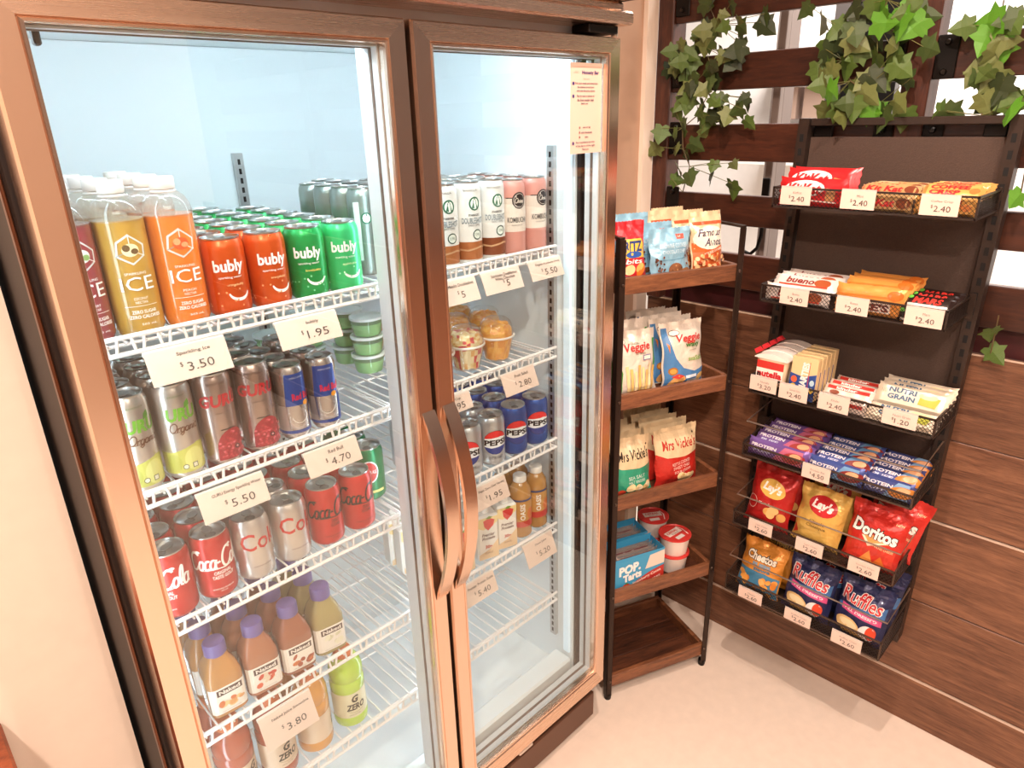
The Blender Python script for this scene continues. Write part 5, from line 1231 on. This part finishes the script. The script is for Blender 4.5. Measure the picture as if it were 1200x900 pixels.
# baskets 5 and 6: chip bags
ly = lambda badge, oval, t2, ex: [('e', 0.004, 0.118, 0.040, 0.026, oval, -8), ('t', "Lay's", 0.004, 0.118, 0.058, 0.030, '#fff7ee', 0.15, 0.05, -6)] + ex
K_lr = snack_bag('potato_chip_bag', 'chip bag', 0.132, 0.168, 0.050, ['#b5211f'], one, ly('', '#e8b85a', '', [('t', 'Ketchup', 0.0, 0.070, 0.050, 0.010, '#fbe9dc', 0, 0.03), ('e', -0.048, 0.066, 0.016, 0.020, '#e6cfc0'), ('e', -0.048, 0.066, 0.0145, 0.0185, '#a81c1c')] + scatter(5, 0.0, 0.05, 0.035, 0.06, 0.012, 0.018, ['#e2a85a', '#edc07a', '#d98f48'], 21)), 21)
K_ly = snack_bag('potato_chip_bag', 'chip bag', 0.131, 0.156, 0.050, ['#dfb45c'], one, ly('', '#c4252a', '', [('t', 'Classic', 0.0, 0.072, 0.044, 0.010, '#8a6a2c', 0.1, 0.02), ('t', 'Classique', 0.0, 0.058, 0.056, 0.010, '#8a6a2c', 0.1, 0.02), ('p', [(-0.062, 0.02), (-0.046, 0.03), (-0.058, 0.05)], '#c4352a')]), 22)
dr = [('p', [(-0.06, 0.005), (0.06, 0.005), (0.06, 0.068), (0.0, 0.088), (-0.06, 0.062)], '#d13a2a'), ('p', [(-0.028, 0.102), (0.044, 0.082), (-0.012, 0.068)], '#e8a25c'), ('t', 'Doritos', 0.0, 0.102, 0.119, 0.036, '#2a0d0a', 0, 0.09, -6), ('t', 'Doritos', 0.0, 0.102, 0.115, 0.034, '#fdf4ec', 0, 0.04, -6), ('p', [(-0.030, 0.086), (-0.022, 0.086), (-0.006, 0.070), (0.030, 0.084), (0.036, 0.082), (-0.008, 0.062)], '#f6e2c4'), ('t', 'NACHO CHEESE', 0.030, 0.066, 0.05, 0.006, '#f4d0a0', 0, 0.02, -6), ('p', [(-0.03, 0.008), (0.02, 0.010), (0.0, 0.052)], '#e08a42'), ('p', [(0.005, 0.010), (0.05, 0.016), (0.03, 0.046)], '#d9722f'), ('t', 'NEW', 0.050, 0.136, 0.02, 0.006, '#f4d0a0', 0, 0.02)]
K_do = snack_bag('tortilla_chip_bag', 'chip bag', 0.141, 0.160, 0.052, ['#cf2f25'], one, dr, 23)
G5b = 'chip bags in the fifth basket'; zf = 0.568
pw(K_lr, 0.709, 1.690, zf, -13, 0, 'red potato chip bag at the front left of the fifth basket', G5b, 2)
pw(K_lr, 0.702, 1.742, zf + 0.018, -13, 0, 'red potato chip bag behind the front left one, fifth basket', G5b, 3, 0.6)
pw(K_ly, 0.570, 1.690, zf, -13, 0, 'yellow potato chip bag at the middle front of the fifth basket', G5b, 2)
pw(K_ly, 0.563, 1.742, zf + 0.034, -13, 0, 'yellow potato chip bag behind the front yellow one, fifth basket', G5b, 3, 0.6)
pw(K_do, 0.430, 1.690, zf, -13, 0, 'red tortilla chip bag at the front right of the fifth basket', G5b, 2)
pw(K_do, 0.418, 1.748, zf + 0.022, -13, 0, 'red tortilla chip bag poking out behind the front red one', G5b, 9, 0.6)
ch = [('p', [(-0.064, 0.0), (0.064, 0.0), (0.064, 0.066), (0.02, 0.074), (-0.064, 0.070)], '#4a86a8'), ('t', 'Cheetos', 0.0, 0.118, 0.096, 0.028, '#2a1a10', 0, 0.10), ('t', 'Cheetos', 0.0, 0.118, 0.092, 0.025, '#f8ecd8', 0, 0.04), ('t', 'PUFFS', 0.006, 0.094, 0.056, 0.014, '#7a9ab0', 0, 0.05), ('t', 'paws', 0.010, 0.079, 0.05, 0.010, '#5a7a90', 0, 0.05)] + scatter(16, -0.055, 0.055, 0.010, 0.062, 0.007, 0.013, ['#e8a04a', '#f0b868', '#d98432'], 24)
K_ch = snack_bag('cheese_puff_bag', 'chip bag', 0.133, 0.154, 0.050, ['#e5973c'], one, ch, 24)
K_cs = snack_bag('cheese_stick_bag', 'chip bag', 0.128, 0.176, 0.05, ['#d08a2c'], one, [('t', 'Cheetos', 0.004, 0.140, 0.100, 0.028, '#1c120c', 0, 0.10), ('t', 'Cheetos', 0.004, 0.140, 0.096, 0.025, '#f3cf6a', 0, 0.04), ('e', -0.058, 0.15, 0.012, 0.014, '#2a1a10')], 25)
rf = [('l', [(-0.06, 0.146), (0.0, 0.143), (0.06, 0.147)], 0.006, '#3a3a62'), ('p', [(-0.062, 0.090), (0.02, 0.098), (0.062, 0.120), (0.062, 0.086), (0.02, 0.070), (-0.062, 0.078)], '#3a6aa0'), ('t', 'Ruffles', -0.002, 0.118, 0.113, 0.041, '#f3e6e0', 0.05, 0.045, -6), ('t', 'Ruffles', -0.002, 0.118, 0.108, 0.038, '#cc2a30', 0.05, 0.01, -6),
      ('p', [(-0.052, 0.094), (0.058, 0.082), (0.058, 0.064), (-0.050, 0.076)], '#d9548a'), ('t', 'ALL DRESSED', 0.002, 0.0795, 0.09, 0.008, '#fbe8ee', 0.1, 0.03, -6), ('e', -0.024, 0.040, 0.034, 0.020, '#e8c284', -8), ('e', -0.022, 0.044, 0.026, 0.010, '#f3dcae', -8), ('e', 0.030, 0.036, 0.022, 0.022, '#e9e0da'), ('e', 0.040, 0.040, 0.013, 0.018, '#d9482c', 10), ('e', -0.005, 0.018, 0.034, 0.010, '#dca85c')]
K_rf = snack_bag('ridged_chip_bag', 'chip bag', 0.137, 0.158, 0.052, ['#2b2f58'], one, rf, 26)
K_rn = snack_bag('ridged_chip_bag', 'chip bag', 0.128, 0.180, 0.05, ['#1e2246'], one, rf[:4], 27)
G6b = 'chip bags in the lowest basket'; zf = 0.337
pw(K_ch, 0.712, 1.690, zf, -13, 0, 'orange cheese puff bag at the front left of the lowest basket', G6b, 2)
pw(K_cs, 0.688, 1.742, zf + 0.012, -13, 0, 'amber cheese snack bag behind the puffs, lowest basket', G6b, 3, 0.6)
pw(K_rf, 0.568, 1.690, zf, -13, 0, 'navy ridged chip bag at the middle front of the lowest basket', G6b, 2)
pw(K_rn, 0.550, 1.742, zf + 0.012, -13, 0, 'dark navy ridged chip bag behind the middle one, lowest basket', G6b, 3, 0.6)
pw(K_rf, 0.4275, 1.690, zf, -13, 0, 'navy ridged chip bag at the front right of the lowest basket', G6b, 2)
pw(K_rn, 0.418, 1.742, zf + 0.012, -13, 0, 'dark navy ridged chip bag behind the front right one, lowest basket', G6b, 3, 0.6)
# price cards on the baskets
def bcard(y0, y1, ztop, zbot, line, price, where):
    t = thing('price_card', 'price card ' + where, 'price card', (1.6445, (y0 + y1) / 2, ztop), (0, 0, R(-90)), 'price cards on the wall baskets')
    w2 = (y0 - y1) / 2; h = ztop - zbot
    MB().box((-w2, 0, -h), (w2, 0.001, 0)).build('card', CARD, t)
    MB().box((-w2, 0.0011, -0.006), (w2, 0.003, 0.004)).build('clip_strip', M('#cfc2b8', 0.3), t)
    printed('lettering', [('t', line, 0.004, -h * 0.27, min(0.0034 * len(line), w2 * 1.6), 0.0055, '#8a7d76'), ('t', '$', -0.0135, -h * 0.60 + 0.0025, 0.0038, 0.0075, INK), ('t', price, 0.006, -h * 0.64, 0.031, 0.0118, INK)], flatmap(0), t, None)
for a in ((0.750, 0.678, 1.507, 1.469, 'KitKat', '2.40', 'at the left end of the top basket'), (0.610, 0.537, 1.507, 1.468, 'Mini', '2.40', 'in the middle of the top basket'), (0.448, 0.376, 1.505, 1.466, 'Coffee Crisp', '2.40', 'at the right end of the top basket'),
          (0.723, 0.653, 1.268, 1.231, 'Bueno', '2.40', 'at the left of the second basket'), (0.587, 0.515, 1.268, 1.231, 'Reese', '2.40', 'in the middle of the second basket'), (0.438, 0.363, 1.268, 1.230, 'Mars', '2.40', 'at the right of the second basket'),
          (0.777, 0.704, 1.024, 0.988, 'Nutella', '3.20', 'under the hazelnut spread tubs'), (0.697, 0.623, 1.023, 0.985, 'Smarties', '2.40', 'under the upright candy cartons'), (0.596, 0.522, 1.023, 0.983, 'Kinder', '2.40', 'under the small chocolate bars'), (0.447, 0.373, 1.024, 0.988, 'Nutri Grain', '1.20', 'under the cream cereal bars'),
          (0.611, 0.540, 0.822, 0.785, 'Protein Bar', '4.50', 'on the fourth basket of protein bars'),
          (0.737, 0.668, 0.601, 0.567, 'Lays Chips', '2.60', 'at the left of the fifth basket'), (0.601, 0.528, 0.600, 0.565, 'Lays Chips', '2.60', 'in the middle of the fifth basket'), (0.463, 0.389, 0.603, 0.567, 'Doritos Chips', '2.60', 'at the right of the fifth basket'),
          (0.745, 0.672, 0.366, 0.332, 'Cheetos', '2.60', 'at the left of the lowest basket'), (0.604, 0.530, 0.366, 0.332, 'Ruffles Chips', '2.60', 'in the middle of the lowest basket'), (0.473, 0.395, 0.366, 0.330, 'Ruffles Chips', '2.60', 'at the right of the lowest basket')):
    bcard(*a)
# ---------------------------------------------------------------- ivy garlands on the screen
IVY = [M(c, 0.5, 0, 0.1, 0.2, 120, 0.2) for c in ('#4c6326', '#3b4d20', '#666f3a', '#548c22', '#2c3819')]  # the brightest green has the back-lit glow put into the leaf colour
def leaf_mesh(i, mat):
    mb = MB()
    o = [(0, 0), (0.16, -0.12), (0.44, -0.10), (0.42, 0.14), (0.66, 0.32), (0.40, 0.44), (0.33, 0.60), (0, 1.0), (-0.33, 0.60), (-0.40, 0.44), (-0.66, 0.32), (-0.42, 0.14), (-0.44, -0.10), (-0.16, -0.12)]
    g = random.Random(i)
    vs = [(p[0] * g.uniform(0.92, 1.08), 0.10 * abs(p[0]) + 0.06 * math.sin(3 * p[1]), p[1] - 0.1) for p in o]
    vs += [(0, 0.01, 0.12), (0, 0.045, 0.36), (0, 0.03, 0.60)]
    c0, c1, c2 = 14, 15, 16
    fs = [(0, 1, c0), (1, 2, 3, c0), (3, 4, 5, c1, c0), (5, 6, c2, c1), (6, 7, c2), (7, 8, c2), (8, 9, c1, c2), (9, 10, 11, c0, c1), (11, 12, 13, c0), (13, 0, c0)]
    mb.add(vs, fs)
    return mb.mesh('leaf', mat)
LEAVES = [leaf_mesh(i, IVY[i]) for i in range(5)]
def vine(label, path, leaves, seed, extra=0):
    """path: stem points (y, z); leaves: (y, z, size, kind)"""
    g = random.Random(seed)
    leaves = list(leaves) + [(y + g.uniform(-0.03, 0.03), z + g.uniform(-0.03, 0.03), s * g.uniform(0.7, 1.0), g.choice((1, 4, 4, 2, 0))) for y, z, s, k in leaves[:extra]]
    t = thing('ivy_garland', label, 'ivy', (1.85, path[0][0], path[0][1]), group='ivy garlands on the slatted screen')
    pts = [(g.uniform(-0.012, 0.004), p[0] - path[0][0], p[1] - path[0][1]) for p in path]
    MB().tube(pts, 0.0016, 5).build('stem', M('#5b4a2c', 0.6), t, True)
    for (y, z, s, k) in leaves:
        o = obj('leaf', LEAVES[k % 5], t, (g.uniform(-0.035, 0.002), y - path[0][0], z - path[0][1]), (R(g.uniform(-35, 35)), R(g.uniform(90, 270)), R(-90 + g.uniform(-40, 40))))
        o.scale = (s * 1.15, s * 1.35, s * 1.35)
        # petiole back to the stem
        j = min(range(len(path)), key=lambda i: (path[i][0] - y) ** 2 + (path[i][1] - z) ** 2)
        MB().tube([pts[j], tuple(o.location)], 0.0008, 4).build('stalk', M('#6a6a38', 0.6), t)
#IVYDATA#
vine('leafy ivy garland trailing down the corner post at the left', [(1.106, 1.956), (1.071, 1.896), (1.097, 1.843), (1.147, 1.804), (1.127, 1.753), (1.076, 1.725), (1.104, 1.67), (1.151, 1.637), (1.152, 1.579), (1.121, 1.532), (1.138, 1.459)], [(1.116, 1.947, 0.042, 1), (1.078, 1.893, 0.036, 2), (1.025, 1.939, 0.031, 1), (0.996, 1.885, 0.036, 1), (0.945, 1.888, 0.044, 4), (1.109, 1.9, 0.026, 4), (1.108, 1.858, 0.042, 1), (1.072, 1.855, 0.042, 1), (1.039, 1.828, 0.036, 1), (0.994, 1.861, 0.034, 1), (0.976, 1.833, 0.047, 4), (1.166, 1.842, 0.039, 4), (1.19, 1.8, 0.042, 2), (1.142, 1.81, 0.036, 0), (1.179, 1.839, 0.034, 0), (1.128, 1.77, 0.036, 1), (1.087, 1.785, 0.042, 1), (1.064, 1.767, 0.036, 4), (1.162, 1.79, 0.039, 4), (1.126, 1.748, 0.036, 2), (1.072, 1.739, 0.034, 2), (1.14, 1.716, 0.042, 0), (1.113, 1.686, 0.042, 1), (1.054, 1.713, 0.034, 0), (1.026, 1.68, 0.042, 1), (1.0, 1.679, 0.039, 2), (0.973, 1.71, 0.036, 1), (0.961, 1.684, 0.036, 1), (1.076, 1.663, 0.039, 0), (1.146, 1.653, 0.031, 1), (1.211, 1.637, 0.042, 0), (1.226, 1.585, 0.039, 2), (1.164, 1.625, 0.031, 0), (1.09, 1.632, 0.036, 2), (1.114, 1.595, 0.039, 1), (1.132, 1.567, 0.036, 1), (1.176, 1.586, 0.031, 2), (1.158, 1.531, 0.036, 2), (1.108, 1.514, 0.042, 1), (1.17, 1.494, 0.034, 0), (1.058, 1.511, 0.042, 1), (1.04, 1.546, 0.029, 0), (0.982, 1.49, 0.044, 0), (0.977, 1.547, 0.026, 2), (1.024, 1.718, 0.029, 1), (1.174, 1.688, 0.036, 0)], 1, 30)
vine('dense bright ivy garland hanging over the rack top', [(0.642, 1.902), (0.658, 1.861), (0.706, 1.83), (0.729, 1.786), (0.702, 1.738), (0.666, 1.718), (0.627, 1.689), (0.664, 1.656)], [(0.789, 1.883, 0.047, 2), (0.767, 1.83, 0.047, 0), (0.696, 1.894, 0.036, 4), (0.7, 1.856, 0.047, 1), (0.705, 1.828, 0.047, 2), (0.653, 1.855, 0.047, 3), (0.639, 1.881, 0.042, 3), (0.604, 1.864, 0.052, 3), (0.584, 1.865, 0.047, 1), (0.609, 1.83, 0.036, 0), (0.556, 1.851, 0.047, 3), (0.678, 1.801, 0.039, 0), (0.755, 1.784, 0.047, 0), (0.758, 1.747, 0.047, 2), (0.714, 1.782, 0.042, 0), (0.689, 1.719, 0.047, 0), (0.74, 1.721, 0.047, 3), (0.719, 1.676, 0.044, 0), (0.689, 1.666, 0.047, 2), (0.651, 1.748, 0.047, 4), (0.621, 1.743, 0.042, 0), (0.615, 1.786, 0.042, 0), (0.643, 1.789, 0.042, 0), (0.659, 1.712, 0.042, 2), (0.645, 1.68, 0.047, 3), (0.675, 1.69, 0.042, 1), (0.61, 1.673, 0.047, 1), (0.59, 1.691, 0.042, 2), (0.565, 1.669, 0.042, 0), (0.566, 1.737, 0.039, 1), (0.545, 1.799, 0.042, 1), (0.662, 1.667, 0.042, 3), (0.607, 1.881, 0.036, 3), (0.663, 1.898, 0.042, 0), (0.599, 1.769, 0.047, 0)], 2, 20)
vine('ivy garland hanging on the slats at the far right', [(0.417, 1.876), (0.417, 1.829), (0.413, 1.781), (0.402, 1.74), (0.411, 1.707), (0.414, 1.656)], [(0.415, 1.837, 0.052, 3), (0.407, 1.796, 0.047, 3), (0.429, 1.817, 0.042, 3), (0.429, 1.733, 0.036, 1), (0.411, 1.761, 0.047, 2), (0.395, 1.734, 0.042, 4), (0.411, 1.707, 0.047, 4), (0.415, 1.679, 0.044, 1), (0.415, 1.781, 0.039, 2), (0.37, 1.705, 0.047, 0), (0.349, 1.683, 0.042, 0), (0.363, 1.672, 0.047, 3), (0.481, 1.667, 0.042, 1), (0.498, 1.667, 0.036, 0), (0.382, 1.841, 0.039, 1), (0.438, 1.742, 0.031, 2), (0.466, 1.834, 0.036, 0)], 3, 8)
vine('short ivy sprig low on the slats right of the rack', [(0.3, 1.231), (0.299, 1.191), (0.299, 1.139)], [(0.303, 1.2, 0.036, 0), (0.301, 1.149, 0.039, 0)], 4)
vine('single ivy sprig beside the rack upright near the right edge', [(0.315, 1.545), (0.313, 1.489)], [(0.313, 1.496, 0.036, 3)], 5)
